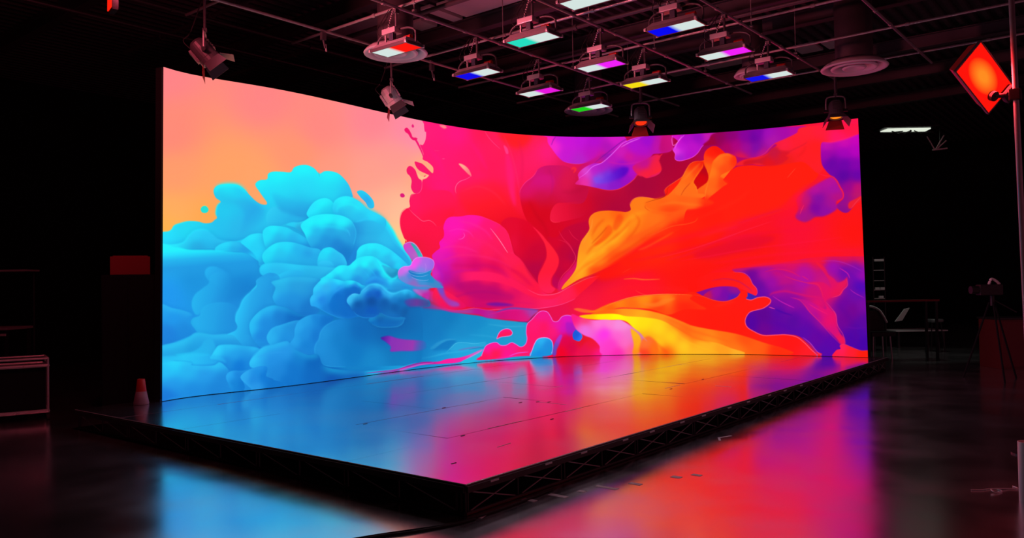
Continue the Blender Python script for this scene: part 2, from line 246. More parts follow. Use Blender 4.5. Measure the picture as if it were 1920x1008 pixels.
# dark channels above centre (sheet f)
S('f', '800,-40 870,-90 1000,-60 1080,20 1140,120 1140,200 1110,270 1085,330 1080,400 1060,360 1000,290 950,225 905,175 880,90 850,10', [(880, 0, 'e4042c'), (1000, 0, 'e00024'), (950, 100, 'd80028'), (1050, 180, 'cc0030'), (1060, 300, 'b80040'), (900, 100, 'e8083a')], f=1)
S('f', '1040,-20 1100,30 1150,90 1200,150 1235,210 1235,260 1215,310 1180,370 1180,420 1210,445 1180,478 1130,475 1095,440 1080,390 1085,340 1120,270 1145,200 1130,110 1080,30', ('L', 1080, 0, 1150, 460, [(0, 'ff1a40'), (.35, 'ff1c34'), (.7, 'ff1838'), (1, 'ff1c50')]), f=.6)
S('f', '1150,60 1220,60 1300,-20 1500,-60 1440,40 1400,120 1380,190 1370,290 1320,340 1260,400 1235,445 1210,440 1185,410 1190,360 1220,310 1240,250 1230,190 1200,140', [(1220, 100, 'd80028'), (1300, 60, 'c80030'), (1280, 150, 'c00034'), (1300, 280, 'cc0034'), (1250, 340, 'c00038'), (1220, 400, 'c00050'), (1350, 200, 'b40040'), (1370, 50, 'c00034')], f=1.2)
S('f', '1230,460 1240,400 1280,340 1340,280 1370,240 1380,290 1340,340 1300,390 1270,450', 'e41068', f=1.3, a=.8)
K('f', '1230,80 1290,100 1340,160 1362,220 1320,290 1270,340 1240,390 1230,440', 'ff4060', 1.2, .6); K('f', '1235,10 1270,70 1320,120 1350,180', 'f02050', 1.6, .6); K('f', '1310,0 1340,50 1390,90', 'f01c48', 1.4, .6)
# --- orange plume
S('g', '-60,850 0,790 60,790 95,775 92,735 115,695 160,678 220,680 270,690 330,685 355,665 350,625 375,600 430,560 485,520 515,465 545,425 590,408 640,412 645,370 660,330 700,300 740,298 780,325 810,350 850,352 885,380 885,430 860,470 900,450 1000,440 1100,445 1250,400 1380,320 1500,400 1500,520 1400,620 1300,760 1000,860 700,960 500,1100 100,1200 -40,1100', 'ff1c0a', f=.2)
S('f', '1265,450 1270,420 1330,350 1365,290 1375,220 1385,150 1405,90 1440,40 1465,0 1460,-60 1475,-100 1520,-130 1600,-140 1680,-135 1740,-130 1775,-145 1772,-185 1800,-225 1850,-240 1920,-235 2000,-230 2080,-280 2250,-480 2330,-520 2500,-560 2560,-500 2400,-300 2200,-150 2150,0 1920,80 1700,240 1500,330 1380,380',
  [(1275, 440, 'ff8c18'), (1330, 370, 'ff9c1c'), (1400, 310, 'ffb01c'), (1380, 240, 'ffa41c'), (1420, 120, 'ff8c1c'), (1480, -40, 'ff7c18'), (1560, -110, 'ff7410'), (1500, 100, 'ff981c'), (1560, 140, 'ffb41c'), (1640, 90, 'ffa818'), (1480, 230, 'ffac1c'), (1600, 0, 'ff8410'), (1680, -110, 'ff5c08'), (1700, 0, 'ffa014'),
   (1800, -60, 'ff8c14'), (1780, 80, 'ff6410'), (1650, 200, 'ff4808'), (1500, 310, 'ff3806'), (1900, 0, 'ff6a10'), (1850, -200, 'ff7c14'), (2000, -180, 'ff6c12'), (1950, -60, 'ff7014'), (2100, -120, 'ff5410'), (2150, -250, 'ff6c18'), (2250, -380, 'ff7414'), (2300, -480, 'ff3c08'), (2330, -250, 'ff7018'), (2450, -450, 'ff7818'), (2400, -330, 'ff5810'), (2150, -20, 'ff3a08'), (1920, 90, 'ff3008'), (1700, 240, 'ff1c08')], f=.3)
# plume relief: hard bits (sheet g)
S('g', '640,410 648,440 672,490 678,545 655,580 600,620 590,600 570,570 580,540 615,490 640,450', [(650, 470, 'b80018'), (620, 540, 'd80008'), (600, 600, 'd00808')], f=.4)
S('g', '645,370 660,330 700,300 740,298 780,325 800,350 760,370 720,400 700,440 680,500 665,470 650,420', [(740, 310, 'f81408'), (700, 350, 'ff1c08'), (680, 400, 'ff4010'), (665, 450, 'ff5c10'), (690, 480, 'ff6010')], f=.5)
S('g', '680,540 700,470 720,410 760,362 820,348 870,362 890,400 885,440 840,480 780,510 770,530 800,560 820,580 790,600 740,640 690,680 662,712 650,660 600,650 600,620 640,590 668,570', [(700, 500, 'ff7818'), (760, 400, 'ff6c18'), (820, 380, 'ff5a14'), (870, 400, 'ff2c0a'), (800, 470, 'ff4a10'), (720, 560, 'ff6414'), (780, 570, 'ff3c0c'), (680, 640, 'ff6a18'), (620, 640, 'ff6012'), (660, 700, 'ff3008')], f=.6)
K('g', '770,530 810,560 830,580', 'ff2c0a', 3, .6, 1); K('g', '655,700 655,660 662,620 680,560', 'ff8c28', 1.6, .6, .6)
S('g', '485,520 515,465 545,425 590,408 640,412 630,445 600,490 570,540 540,580 500,640 470,672 430,640', [(560, 430, 'f82c08'), (610, 425, 'f01808'), (590, 470, 'ff4a10'), (520, 520, 'ff6a14'), (470, 620, 'ff7018')], f=.5)
K('g', '470,672 500,620 545,570', 'c83008', 1.6, .6, .5); K('g', '600,650 590,620 570,575', 'ff9028', 1, .6)
S('g', '205,720 260,700 340,680 400,660 480,670 560,680 650,690 720,720 640,760 500,775 380,790 280,780 215,755', [(240, 730, 'ff6a10'), (400, 700, 'ff6c14'), (560, 710, 'ff6414'), (680, 720, 'ff2c0a'), (400, 775, 'ff3c08')], f=1.6)
K('g', '92,745 92,725 115,695 160,678 220,682 270,692', 'ff9a50', 1.2, .7); K('g', '205,722 260,704 330,684 365,655 370,620 390,595', '801800', 1, .6); K('g', '205,740 205,760 240,785', 'e84808', 1.6, .6)
K('g', '350,660 348,630 372,600 430,562 485,522 515,468 545,428 590,409 640,412', 'ff7838', 1, .7)
# the red underside of the plume, with its folded orange ribs
S('f', '1500,350 1560,290 1640,240 1720,190 1820,120 1920,60 2020,-10 2120,-60 2240,-120 2330,-180 2460,-120 2400,60 2200,200 1900,300 1600,380', [(1600, 310, 'ff1408'), (1750, 220, 'ff1a08'), (1900, 130, 'ff2008'), (2050, 40, 'ff2a08'), (2200, -40, 'ff2008'), (2350, -120, 'ff1808'), (2200, 100, 'ff1208')], f=4.5, a=.92)
for s_ in ('1340,420 1440,360 1560,290 1700,200 1840,110 1960,30', '1560,230 1680,150 1800,60 1920,0 2020,-60', '1700,150 1840,60 1960,-20 2080,-90 2160,-160', '1500,270 1620,190 1720,110 1800,40'): K('f', s_, 'ff5a10', 5, .6, 2)
for s_ in ('1600,250 1740,160 1880,60 2000,-20', '1500,180 1620,90 1720,0 1780,-80', '1480,60 1520,-20 1580,-80', '1440,190 1500,120 1580,70 1640,10', '1800,-120 1840,-60 1800,20 1740,80'): K('f', s_, 'f04400', 4, .55, 2)
for s_ in ('1380,300 1450,220 1560,140 1680,60 1760,-20', '1330,370 1400,310 1500,250'): K('f', s_, 'ffb828', 4, .6, 2)
K('f', '1420,110 1450,40 1480,-20 1490,-80', 'ff9c38', 2, .6, .8); K('g', '480,560 540,500 590,450 620,420', 'ff8428', 3, .5, 1.5); K('g', '720,420 760,380 820,360 860,375', 'ff8024', 3, .5, 1.5)
K('g', '300,740 420,720 540,735 640,740', 'ff8420', 4, .5, 2); K('g', '240,790 340,800 420,830 440,880', 'ff5010', 4, .5, 2)
# plume folds
S('f', '1560,40 1590,-20 1620,-30 1640,10 1600,60 1540,110 1500,120', 'ff5008', f=1.6, a=.7); S('f', '1530,20 1570,-10 1600,-40 1560,50 1500,90 1480,60', 'ff7c10', f=1.5, a=.6)
K('f', '1480,110 1550,40 1600,-20', 'd83c00', 2.4, .6, 1); K('f', '1300,400 1370,330 1440,270 1560,200 1700,100', 'ff7810', 4, .6, 2)
K('f', '1640,80 1700,10 1780,-60 1850,-90', 'ff7810', 4, .5, 2); K('f', '1830,155 1880,140 1960,100 2100,20', 'ff7c10', 3, .6, 1.5)
S('f', '1680,-110 1720,-90 1700,-30 1660,10 1640,-20', 'f84008', f=2, a=.6)
K('g', '150,985 260,960 400,900 520,880 580,860 600,830', 'ff5018', 1.8, .7, .5); K('g', '-100,1080 60,1010 200,960 340,900 380,850', 'ff5410', 6, .4, 3); K('g', '1270,535 1300,500 1335,460', 'ff4a30', 1.2, .7)
K('g', '0,950 60,870 130,810 220,790', 'ffa81c', 6, .5, 3)
# --- deep lower right red wash
S('g', '900,860 1100,800 1300,740 1340,840 1250,900 1100,960 900,1010 760,1010', 'f80c38', f=5, a=.5)
S('h', '560,190 800,100 1000,50 1180,60 1080,130 900,180 700,230', 'e00438', f=4, a=.6); K('h', '350,235 520,190 700,110 900,30', 'e81060', 3, .4, 2); K('h', '600,60 760,10 900,-20', 'ff1470', 4, .4, 3)
K('h', '40,374 120,370 200,378 320,374', 'ff7020', 2.4, .8, .7); K('h', '130,455 160,475 200,490 260,495', 'ff4030', 1.4, .7); K('h', '30,330 100,290', 'ff4028', 1.5, .4)
for s_, c_, w_, al, f_ in (('40,180 260,120 520,60 800,-30 1100,-90', 'ff0c30', 8, .5, 4), ('100,240 360,190 640,120 900,60 1200,20 1500,0', 'f40838', 5, .5, 2.5), ('-60,330 160,300 420,270 700,230 1000,190 1400,160', 'ff1c10', 9, .4, 4),
                        ('300,215 520,160 760,80 980,0 1160,-60', 'ff2a50', 1.6, .5, .6), ('450,240 700,200 980,150 1300,110 1700,60', 'ff1440', 2, .5, 1), ('600,-80 760,-150 900,-220 1000,-300', 'ff2810', 5, .4, 2.5),
                        ('700,260 940,225 1200,190 1500,170 1840,150', 'ff1038', 4, .5, 2), ('-100,470 60,440 260,440 460,450 600,470', 'ff1c20', 6, .4, 3), ('900,-40 1100,-110 1250,-150', 'e80c48', 3, .45, 1.5)):
    K('h', s_, c_, w_, al, f_)
for s_, c_, w_, al, f_ in (('820,210 860,300 900,420 930,560 950,700', 'ff3070', 2, .4, 1), ('930,240 960,360 960,520 940,680', 'e81050', 4, .4, 2), ('500,640 620,600 740,640 840,740', 'ff2c50', 3, .4, 1.5), ('250,300 330,400 380,520', 'ff1484', 6, .4, 3), ('560,250 640,360 700,480', 'ff1480', 5, .4, 2.5),
                        ('1010,700 1060,800 1130,900 1160,1000', 'c00018', 5, .45, 2.5), ('1250,640 1350,640 1450,600', 'b00034', 5, .4, 3), ('1160,460 1190,560 1180,660', 'b80868', 3, .4, 1.5)):
    K('e', s_, c_, w_, al, f_)
# --- purple sheets, top
S('e', '1150,230 1150,210 1700,210 1700,350 1560,380 1480,410 1400,428 1330,425 1270,410 1225,370 1180,310 1155,270', [(1160, 250, 'ff1cb8'), (1200, 290, 'f828d0'), (1240, 230, 'c814d8'), (1300, 260, 'cc10d8'), (1400, 240, 'c410d8'), (1500, 270, 'b808d0'), (1300, 350, 'c814d0'), (1380, 410, 'b820c8'), (1500, 330, 'c00cc0'), (1600, 300, 'b010b8'), (1550, 370, 'd01098'), (1650, 240, 'd818c8')], f=.4)
K('e', '1180,290 1195,250 1215,222', '8010a0', 1.6, .7, .5); K('e', '1265,408 1330,426 1400,428 1460,415', 'c850e0', 1.2, .5)
S('e', '1480,400 1560,360 1640,350 1600,400 1520,430 1440,460 1400,480 1380,470 1420,430', [(1500, 400, 'c80c90'), (1620, 360, '9810b8'), (1430, 450, 'd00868')], f=1.5)
S('e', '1360,580 1385,545 1380,510 1400,480 1440,450 1500,425 1560,420 1620,370 1680,310 1720,270 1800,235 1880,220 1960,210 2060,210 2090,260 2080,330 2000,350 1940,360 1920,420 2000,470 1980,510 1900,535 1830,510 1800,545 1740,590 1670,622 1600,626 1530,612 1470,600 1420,590',
  [(1370, 575, 'e01878'), (1400, 520, 'e020b0'), (1440, 490, 'e048d0'), (1420, 570, 'f030a0'), (1500, 470, 'c018c8'), (1560, 450, 'b414c0'), (1540, 540, '8050e8'), (1600, 520, '6c34e0'), (1680, 500, '5c04c8'), (1560, 590, '9820d0'), (1640, 590, '8c14c8'), (1740, 550, '9c08c0'), (1780, 480, 'b008c8'), (1720, 440, '9c08c8'),
   (1640, 400, 'c010b8'), (1700, 340, 'd018b8'), (1760, 380, 'd41098'), (1800, 300, 'b40cd0'), (1900, 260, 'a008d0'), (1860, 320, 'b40cc8'), (1850, 410, 'c80ca0'), (1980, 290, 'c010a8'), (2050, 260, 'cc1080'), (1900, 470, 'c80c90'), (1960, 480, 'f01c50'), (1880, 520, 'e8183c')], f=.4)
K('e', '1380,540 1440,500 1490,450 1560,420 1620,370 1680,310 1720,272 1800,238 1880,222', 'f070ff', 1.6, .8, .4); K('e', '1700,305 1770,265 1850,235', 'ff90ff', 2, .6, .5); K('e', '1500,425 1620,330 1720,255 1800,225', '600c90', 1.6, .6, .5)
S('e', '1500,530 1560,540 1600,520 1660,490 1700,455 1760,460 1740,510 1680,540 1600,570 1520,575', ('L', 1500, 520, 1720, 500, [(0, '7c50f0', .7), (1, '5400c4', .9)]), f=2)
K('e', '1600,410 1700,430 1820,420 1920,390', 'e020a0', 2, .5, 1); K('e', '1520,612 1600,627 1680,620 1750,585 1800,545 1830,512 1860,530', 'ff3050', 1.4, .8, .4)
S('g', '330,345 380,335 412,300 405,215 340,212 320,260 310,320', ('L', 330, 300, 420, 260, [(0, 'c40870', .8), (1, 'd01080', .9)]), f=2); K('g', '310,400 312,375 335,352', 'ff2840', 2, .8, .6)
S('g', '280,360 318,370 308,400 322,440 326,478 290,500 250,518 215,535 180,520 150,512 110,450 200,400', [(200, 420, 'c40c90'), (280, 450, 'f41c40'), (220, 510, 'f81c3c'), (300, 480, 'ff2030')], f=1)
S('g', '405,215 560,205 735,195 700,240 660,275 630,300 600,345 560,378 500,400 455,406 428,395 430,360 412,325 425,295 450,262 430,240', [(430, 240, 'e010c8'), (500, 240, 'b008c8'), (600, 230, '9c08c0'), (680, 215, 'c818b0'), (470, 300, 'c010d0'), (560, 300, 'c010c8'), (460, 380, 'a81cd0'), (440, 330, 'f040e8'), (540, 370, 'b80cc8')], f=.3)
K('g', '408,300 412,325 430,345 428,390 455,406 500,400 560,378 600,345 630,300 660,275 700,240 735,197', 'f050e0', 1.2, .9, .3); K('g', '410,215 405,250 415,290 450,265 480,215', 'ff80e8', 1.6, .7, .4); K('g', '425,320 450,262 500,210', 'ff70ff', 1.4, .8, .4)
S('g', '735,195 1000,175 1400,145 1340,200 1260,240 1180,272 1140,310 1110,350 1040,375 960,385 880,370 800,330 740,290 640,290 680,250', [(760, 230, '900058'), (850, 220, '8c0074'), (950, 220, '88009c'), (1020, 230, '6c00a0'), (1060, 190, '7c00a8'), (1120, 200, 'a40cb8'), (1250, 180, 'a808a8'), (1320, 175, 'b808a0'), (1150, 250, 'b014a8'), (1040, 310, '7c08a8'), (960, 310, 'a00898'), (880, 290, 'b00080'), (820, 310, 'b00060'), (700, 260, 'a00038'), (1080, 350, 'c41080'), (920, 380, 'e01448')], f=1)
K('g', '960,385 1040,378 1100,352 1140,310 1180,275 1260,240 1340,200 1400,148', 'f83060', 1.3, .8, .5)
S('g', '1190,290 1180,275 1260,240 1340,200 1400,150 1800,130 1800,200 1700,260 1560,280 1530,260 1525,400 1545,450 1500,500 1400,420 1320,420 1200,440 1060,440 1000,430 940,440 880,440 940,400 1060,375 1120,350', [(1240, 290, 'ff1c40'), (1350, 250, 'ff1c30'), (1400, 180, 'ff2030'), (1480, 300, 'ff1c1c'), (1500, 180, 'ff1c38'), (1700, 150, 'ff1440'), (1650, 230, 'ff1464'), (1400, 350, 'ff1c20'), (1250, 400, 'f01c14'), (1000, 410, 'f41c28'), (1150, 330, 'e01838')], f=.8)
S('g', '950,440 945,415 980,400 1060,390 1120,360 1150,315 1190,305 1220,330 1290,340 1260,370 1280,385 1220,430 1120,445 1050,425', [(970, 430, 'd81020'), (1060, 400, 'cc1430'), (1170, 340, 'c81440'), (1240, 380, 'e01424'), (1120, 430, 'e81018')], f=1.4)
K('g', '1180,290 1210,325 1280,335 1340,310 1400,280 1420,260', 'e0182c', 2.5, .7, 1); K('g', '1340,380 1390,340 1410,290', 'e8181c', 4, .5, 2)
# right purple blocks
S('g', '1530,270 1600,268 1700,245 1800,208 1920,180 1920,400 1920,640 1826,676 1790,720 1760,760 1725,795 1690,795 1650,768 1640,740 1690,690 1690,640 1660,590 1640,550 1600,520 1560,480 1530,430 1522,350', [(1560, 290, 'c40ca8'), (1700, 270, 'd008b0'), (1790, 240, 'cc00b8'), (1560, 360, '9c00a8'), (1700, 340, 'a400b8'), (1780, 330, 'b800bc'), (1700, 430, '6c00a8'), (1600, 420, '6800a4'), (1780, 440, '8400ac'), (1700, 520, '5800a0'), (1790, 520, '6400a8'), (1740, 600, '980090'), (1790, 610, 'c80c70'), (1700, 700, '900890'), (1700, 770, '88088c'), (1740, 730, 'b00c78'), (1800, 660, 'c01468')], f=.6)
S('g', '1730,760 1735,720 1790,690 1825,672 1826,700 1790,730 1750,765', 'f01c30', f=.8)
S('g', '1340,700 1380,650 1440,610 1520,565 1570,540 1610,530 1640,560 1660,600 1688,650 1685,690 1640,715 1645,765 1600,800 1540,825 1480,830 1440,855 1400,868 1350,850 1330,820 1350,770', [(1400, 700, 'c81070'), (1480, 620, 'b80c98'), (1580, 560, 'b80c98'), (1620, 620, 'a80ca0'), (1640, 680, 'b80c80'), (1500, 690, '8408a0'), (1480, 760, '7c00a0'), (1400, 820, 'a80c88'), (1560, 780, '9008a0'), (1430, 850, 'a81078'), (1360, 740, 'e00c50'), (1600, 730, 'a40c94')], f=1.4)
S('g', '1220,760 1300,680 1400,600 1500,550 1560,540 1450,620 1400,660 1360,740 1330,820 1280,830 1180,820', ('L', 1480, 570, 1250, 820, [(0, 'e81050', .3), (.5, 'ff0c40', .7), (1, 'ff1020', .3)]), f=3)
K('g', '1500,500 1560,520 1610,525 1645,560 1665,600 1690,650 1685,690 1640,715', 'ff2048', 2, .8, .6); K('g', '1365,810 1380,770 1395,740', 'ff2c60', 1.4, .7); K('g', '1750,765 1790,715 1828,675', 'ff4050', 1.2, .7); K('g', '1530,270 1600,268 1700,245 1800,208', 'ff1c80', 3, .7, 1.5)
# --- lower right violet
S('h', '560,480 700,430 640,400 780,360 880,330 860,300 1000,285 1150,270 1300,240 1500,210 1840,205 1980,200 1980,500 1980,900 1878,912 1820,908 1740,880 1700,865 1670,900 1640,905 1610,945 1530,945 1500,930 1440,860 1350,800 1260,788 1180,790 1090,790 1020,765 970,730 955,680 975,630 1040,604 1090,590 1140,560 1145,530 1120,512 1050,512 1010,530 965,522 975,480 1000,450 900,440 840,480 700,530',
  [(900, 330, '9c0c90'), (1000, 350, '6c0098'), (1100, 340, 'b00c98'), (1200, 300, 'd00870'), (1300, 260, 'dc0c60'), (1500, 230, 'f01038'), (1700, 230, 'c40c70'), (1830, 240, 'c81070'), (1620, 280, '9c08b0'), (1700, 310, '6804b0'), (1800, 300, '6c08b0'), (1830, 340, 'a008b0'), (1820, 430, '4804b8'), (1780, 500, '6c08a8'),
   (1060, 420, '6404a0'), (1150, 400, '9c08a8'), (1250, 400, 'c00c80'), (1400, 330, 'b80c98'), (1400, 400, 'a80ca8'), (1450, 460, 'd00c70'), (1550, 400, 'd01078'), (1600, 460, 'e40c60'), (1500, 560, 'e40c68'), (1200, 480, 'a40898'), (1080, 480, '6404a8'), (1300, 560, '8c04a0'), (1200, 540, '7404a0'),
   (1100, 640, '5c0090'), (1200, 620, '5404a4'), (1000, 700, '5000a0'), (1100, 740, '6c0090'), (1200, 760, '6000a0'), (1320, 680, '5404a0'), (1400, 640, '7404a8'), (1400, 760, '5804a8'), (1500, 800, '6400a0'), (1560, 900, '5404a8'), (1600, 850, '5c00a8'), (1560, 700, 'a00898'), (1700, 560, '6c00a0'), (1750, 600, '740090'), (1700, 680, '700094'), (1840, 560, '7c08a0'), (1800, 760, '4c04a8'), (1740, 820, '4c00a4'), (1840, 850, '4400a8'), (1840, 700, '5c04a0')], f=.6)
K('h', '700,345 880,292 1080,262 1300,240 1560,215 1900,215', 'ff1028', 9, .75, 4.5, 0)
K('h', '880,318 1000,288 1150,272 1320,268 1480,285', 'd80c70', 3, .7, 1.5); K('h', '1000,300 1140,300 1260,330 1340,372', 'a008a0', 4, .6, 2.5)
K('h', '1180,360 1300,345 1400,372 1500,420', 'c00c98', 6, .5, 3); K('h', '1060,470 1160,455 1260,425 1340,430', '8004a8', 5, .5, 3)
K('h', '1280,610 1420,700 1540,820 1620,880', '5800a8', 7, .5, 4); K('h', '1100,690 1240,720 1380,800', '4c00a8', 8, .4, 4)
K('h', '1640,560 1720,640 1780,760 1800,860', '5c0098', 8, .5, 4); K('h', '1730,330 1800,400 1830,520', '5404b8', 7, .5, 4)
S('h', '700,330 860,322 940,330 990,370 1010,410 1038,440 1045,480 1030,498 1000,490 965,465 900,440 840,430 760,430 680,445 600,470 540,485 540,400', [(760, 350, 'ff1410'), (900, 350, 'ff1810'), (980, 400, 'ff1c1c'), (1030, 480, 'ff1838'), (800, 410, 'ff1818'), (650, 440, 'ff1410'), (560, 440, 'ff1208')], f=.5)
K('h', '700,385 800,372 900,390 980,440 1010,470', 'c41060', 2, .7, .8); K('h', '860,322 940,328 985,360 1010,410 1040,445 1045,480 1030,498', 'ff5080', 1.1, .8)
S('h', '640,500 700,455 760,434 840,430 900,445 918,480 890,512 840,532 780,540 700,525', [(660, 495, 'c81050'), (740, 470, '9808a0'), (800, 490, '7804a8'), (870, 450, 'a00c88'), (860, 510, '4c14b8'), (780, 530, '8008a0')], f=.6)
S('h', '950,500 980,480 1040,505 1045,520 1010,530 965,525', '3820b0', f=.4); K('h', '970,470 975,500 960,520', '2040c0', 1.4, .9)
# red arm
S('h', '560,470 640,500 700,525 780,542 840,532 890,512 915,480 940,460 968,470 972,500 962,522 1000,530 1050,512 1110,508 1145,530 1135,560 1090,590 1040,604 985,625 955,680 968,730 1020,765 1090,792 1180,790 1260,788 1340,805 1400,850 1450,900 1500,942 900,935 500,830 350,660 200,600 100,560 300,520 450,500', [(700, 560, 'ff1c08'), (400, 560, 'ff2408'), (900, 560, 'ff180c'), (1080, 550, 'ff1810'), (900, 700, 'ff1808'), (700, 680, 'ff1808'), (1100, 850, 'ff1c10'), (1300, 850, 'ff1410'), (1440, 930, 'ff1c28'), (500, 640, 'ff1c08')], f=.3)
K('h', '560,490 640,505 720,532 800,542 860,526 905,500 918,475', 'ff5040', 1.1, .7); K('h', '962,522 1000,530 1050,512 1110,508 1146,530 1135,560 1090,592 1040,605 985,625 955,680 968,730 1020,765 1090,794 1180,792 1260,790 1340,806 1400,850 1450,900 1500,942', 'ff5c88', 1.5, .9, .35, 0)
K('h', '1385,808 1440,850 1490,910 1530,942', 'd048c0', 1.6, .8, .4); K('h', '1500,942 1450,880 1400,830 1370,805', '7010b0', 2.4, .7, .6)
K('h', '730,580 800,560 880,540', 'ff3820', 3, .4, 2)
# red ribbon on violet
S('h', '1480,240 1530,270 1560,300 1580,340 1620,370 1650,400 1700,380 1720,360 1718,420 1690,450 1670,490 1600,512 1560,545 1600,600 1635,635 1645,720 1670,780 1700,815 1705,860 1680,870 1640,820 1560,740 1480,660 1420,600 1380,540 1310,515 1440,540 1560,600 1540,520 1500,430 1420,400 1540,400 1600,440 1580,380 1540,320', [(1500, 260, 'f41438'), (1560, 330, 'e41058'), (1600, 420, 'e00c68'), (1690, 420, 'f01450'), (1640, 480, 'f0104c'), (1550, 500, 'e80c60'), (1400, 530, 'c40c88'), (1450, 600, 'c80c90'), (1540, 600, 'f00c68'), (1600, 680, 'f40c60'), (1600, 760, 'e00c78'), (1680, 840, 'ff1450'), (1480, 640, 'b00898')], f=1.1, a=.9)
K('h', '1140,500 1160,480 1250,465 1330,480 1420,500 1500,510 1540,520', 'e01068', 3.5, .7, 1.2); K('h', '1250,352 1330,380 1430,405 1500,415 1530,470 1540,520', 'f02058', 1.4, .8, .5)
K('h', '1160,500 1220,540 1290,575 1325,590', 'd020b0', 1.6, .9, .4); K('h', '1130,582 1180,598', 'ff50a0', 1.4, .9, .3); K('h', '1180,600 1240,625 1310,645', '4400a0', 3, .7, .8)
K('h', '1100,320 1200,300 1300,320 1370,360', 'f01458', 1.6, .7, .6); K('h', '960,282 1100,260 1300,248 1480,240 1560,250', 'f41040', 3, .7, 1.2); K('h', '1380,350 1430,380', 'e81c68', 1.6, .7)
K('h', '1290,510 1360,530 1410,580 1440,620 1520,700 1600,790 1680,870', 'e82078', 1.6, .8, .5); K('h', '1560,545 1600,590 1635,640 1648,720 1690,790 1705,860', 'ff3c78', 1.3, .8, .4)
K('h', '1430,560 1500,600 1580,640', 'ff1c70', 1.4, .7, .5); K('h', '1660,290 1720,330 1740,370', 'e820a0', 1.6, .8, .4); K('h', '1740,450 1780,480 1850,515', 'c020b0', 1.4, .8, .4)
K('h', '1600,512 1660,495 1690,455 1722,420 1715,370', 'ff2c60', 1.6, .9, .4); K('h', '1520,240 1640,240 1740,270 1840,320', 'b830c0', 1.6, .5, .6); K('h', '1700,730 1780,740 1860,735', '7008a8', 2, .5, .8)
# bottom right red foot
S('h', '1605,946 1640,905 1670,895 1665,870 1700,862 1750,882 1820,908 1885,910 1890,970 1600,970', [(1620, 935, 'ff1c40'), (1680, 890, 'ff1c60'), (1740, 910, 'ff1c2c'), (1850, 930, 'ff1c08')], f=.3); K('h', '1665,868 1700,860 1750,880 1820,906 1880,910', 'ff4c70', 1, .6)
# --- yellow and orange tongues
S('h', '-330,600 -300,590 -240,600 -180,606 -120,580 -60,555 0,540 80,515 180,500 300,490 450,488 560,495 540,520 600,560 660,600 500,600 380,640 250,600 100,590 0,590 -100,620 -250,625', [(-300, 600, 'ff5c30'), (-150, 610, 'ff7010'), (0, 560, 'ff8410'), (200, 520, 'ff8c10'), (350, 510, 'ff7c14'), (500, 510, 'ff3c0c'), (300, 570, 'ff3c08'), (100, 570, 'ff6810'), (500, 570, 'ff2008'), (-40, 600, 'ff5808')], f=.8)
K('h', '-100,582 0,538 120,505 250,492 380,486 560,492', 'ffa040', 1.2, .7); S('h', '180,555 280,550 350,520 430,518 380,545 320,575 250,582', 'ff8020', f=1.6, a=.7)
S('h', '-200,640 -120,610 -60,600 60,594 200,605 350,640 480,690 560,722 700,750 850,775 950,800 1100,850 1240,890 1300,932 900,932 500,880 200,720 0,650', [(-100, 620, 'ff6410'), (100, 605, 'ff9418'), (300, 640, 'ff9018'), (450, 700, 'ff7c18'), (600, 740, 'ff7c14'), (800, 780, 'ff6c10'), (700, 850, 'ff9018'), (950, 830, 'ff4c0c'), (1050, 880, 'ff5c10'), (1200, 910, 'ff2c0a'), (900, 900, 'ff7c14'), (500, 760, 'ff6410'), (150, 640, 'ffb018')], f=.7)
S('h', '-290,650 -240,640 -160,636 -60,632 0,636 60,650 200,660 320,680 420,730 520,790 620,830 740,850 850,890 950,928 700,932 300,930 160,800 60,690 -100,680 -260,668', [(-240, 650, 'ffc400'), (-100, 645, 'fff000'), (0, 645, 'ffff00'), (100, 670, 'ffec10'), (200, 690, 'ffe010'), (300, 740, 'ffd818'), (400, 800, 'ffd018'), (500, 860, 'ffd020'), (300, 850, 'ffc818'), (420, 720, 'ffa818'), (550, 800, 'ff7410'), (650, 880, 'ffb020'), (800, 890, 'ff9c1c'), (900, 920, 'ffb028'), (600, 920, 'ffb820'), (350, 920, 'ff5c0c'), (250, 830, 'ffac14'), (500, 780, 'ff9018'), (200, 880, 'ff7c10')], f=.6)
K('h', '400,760 520,840 640,890 760,925', 'ffb81c', 3, .6, 1.2); K('h', '380,700 460,760 560,810 700,850', 'ff6c10', 4, .6, 1.8); K('h', '340,660 460,710 560,760 700,800 860,850', 'ff5c10', 4, .5, 2); K('h', '260,830 340,900 380,930', 'ff4c10', 5, .5, 2)
# pink egg
S('h', '-350,640 -300,650 -250,668 -180,680 -100,676 -40,680 20,680 80,712 130,750 180,790 210,850 230,930 -100,940 -140,870 -190,820 -260,790 -320,740', [(-320, 665, 'ff1880'), (-250, 680, 'ff3c70'), (-250, 740, 'f070e8'), (-150, 700, 'ff78d8'), (-60, 700, 'ff80d0'), (0, 720, 'f890e0'), (50, 720, 'f890d8'), (-100, 780, 'ff30e8'), (0, 790, 'ff60d0'), (-50, 860, 'ff38c8'), (50, 850, 'ff6cc8'), (0, 920, 'ff28b0'), (80, 780, 'f870c8'), (150, 790, 'c878b8'), (200, 880, 'ff7040'), (100, 900, 'ff5c90')], f=.7)
S('h', '95,750 130,762 165,800 175,850 165,920 110,928 118,860', [(120, 780, 'ffb41c'), (150, 860, 'ffac18'), (140, 920, 'ff8c18')], f=1); S('h', '175,840 230,800 290,850 300,930 170,930', [(200, 860, 'ff7430'), (270, 900, 'ff7010'), (200, 925, 'ff3c20')], f=1.6)
K('h', '60,700 120,745 180,800 220,840', 'e088a8', 2, .7, .7)

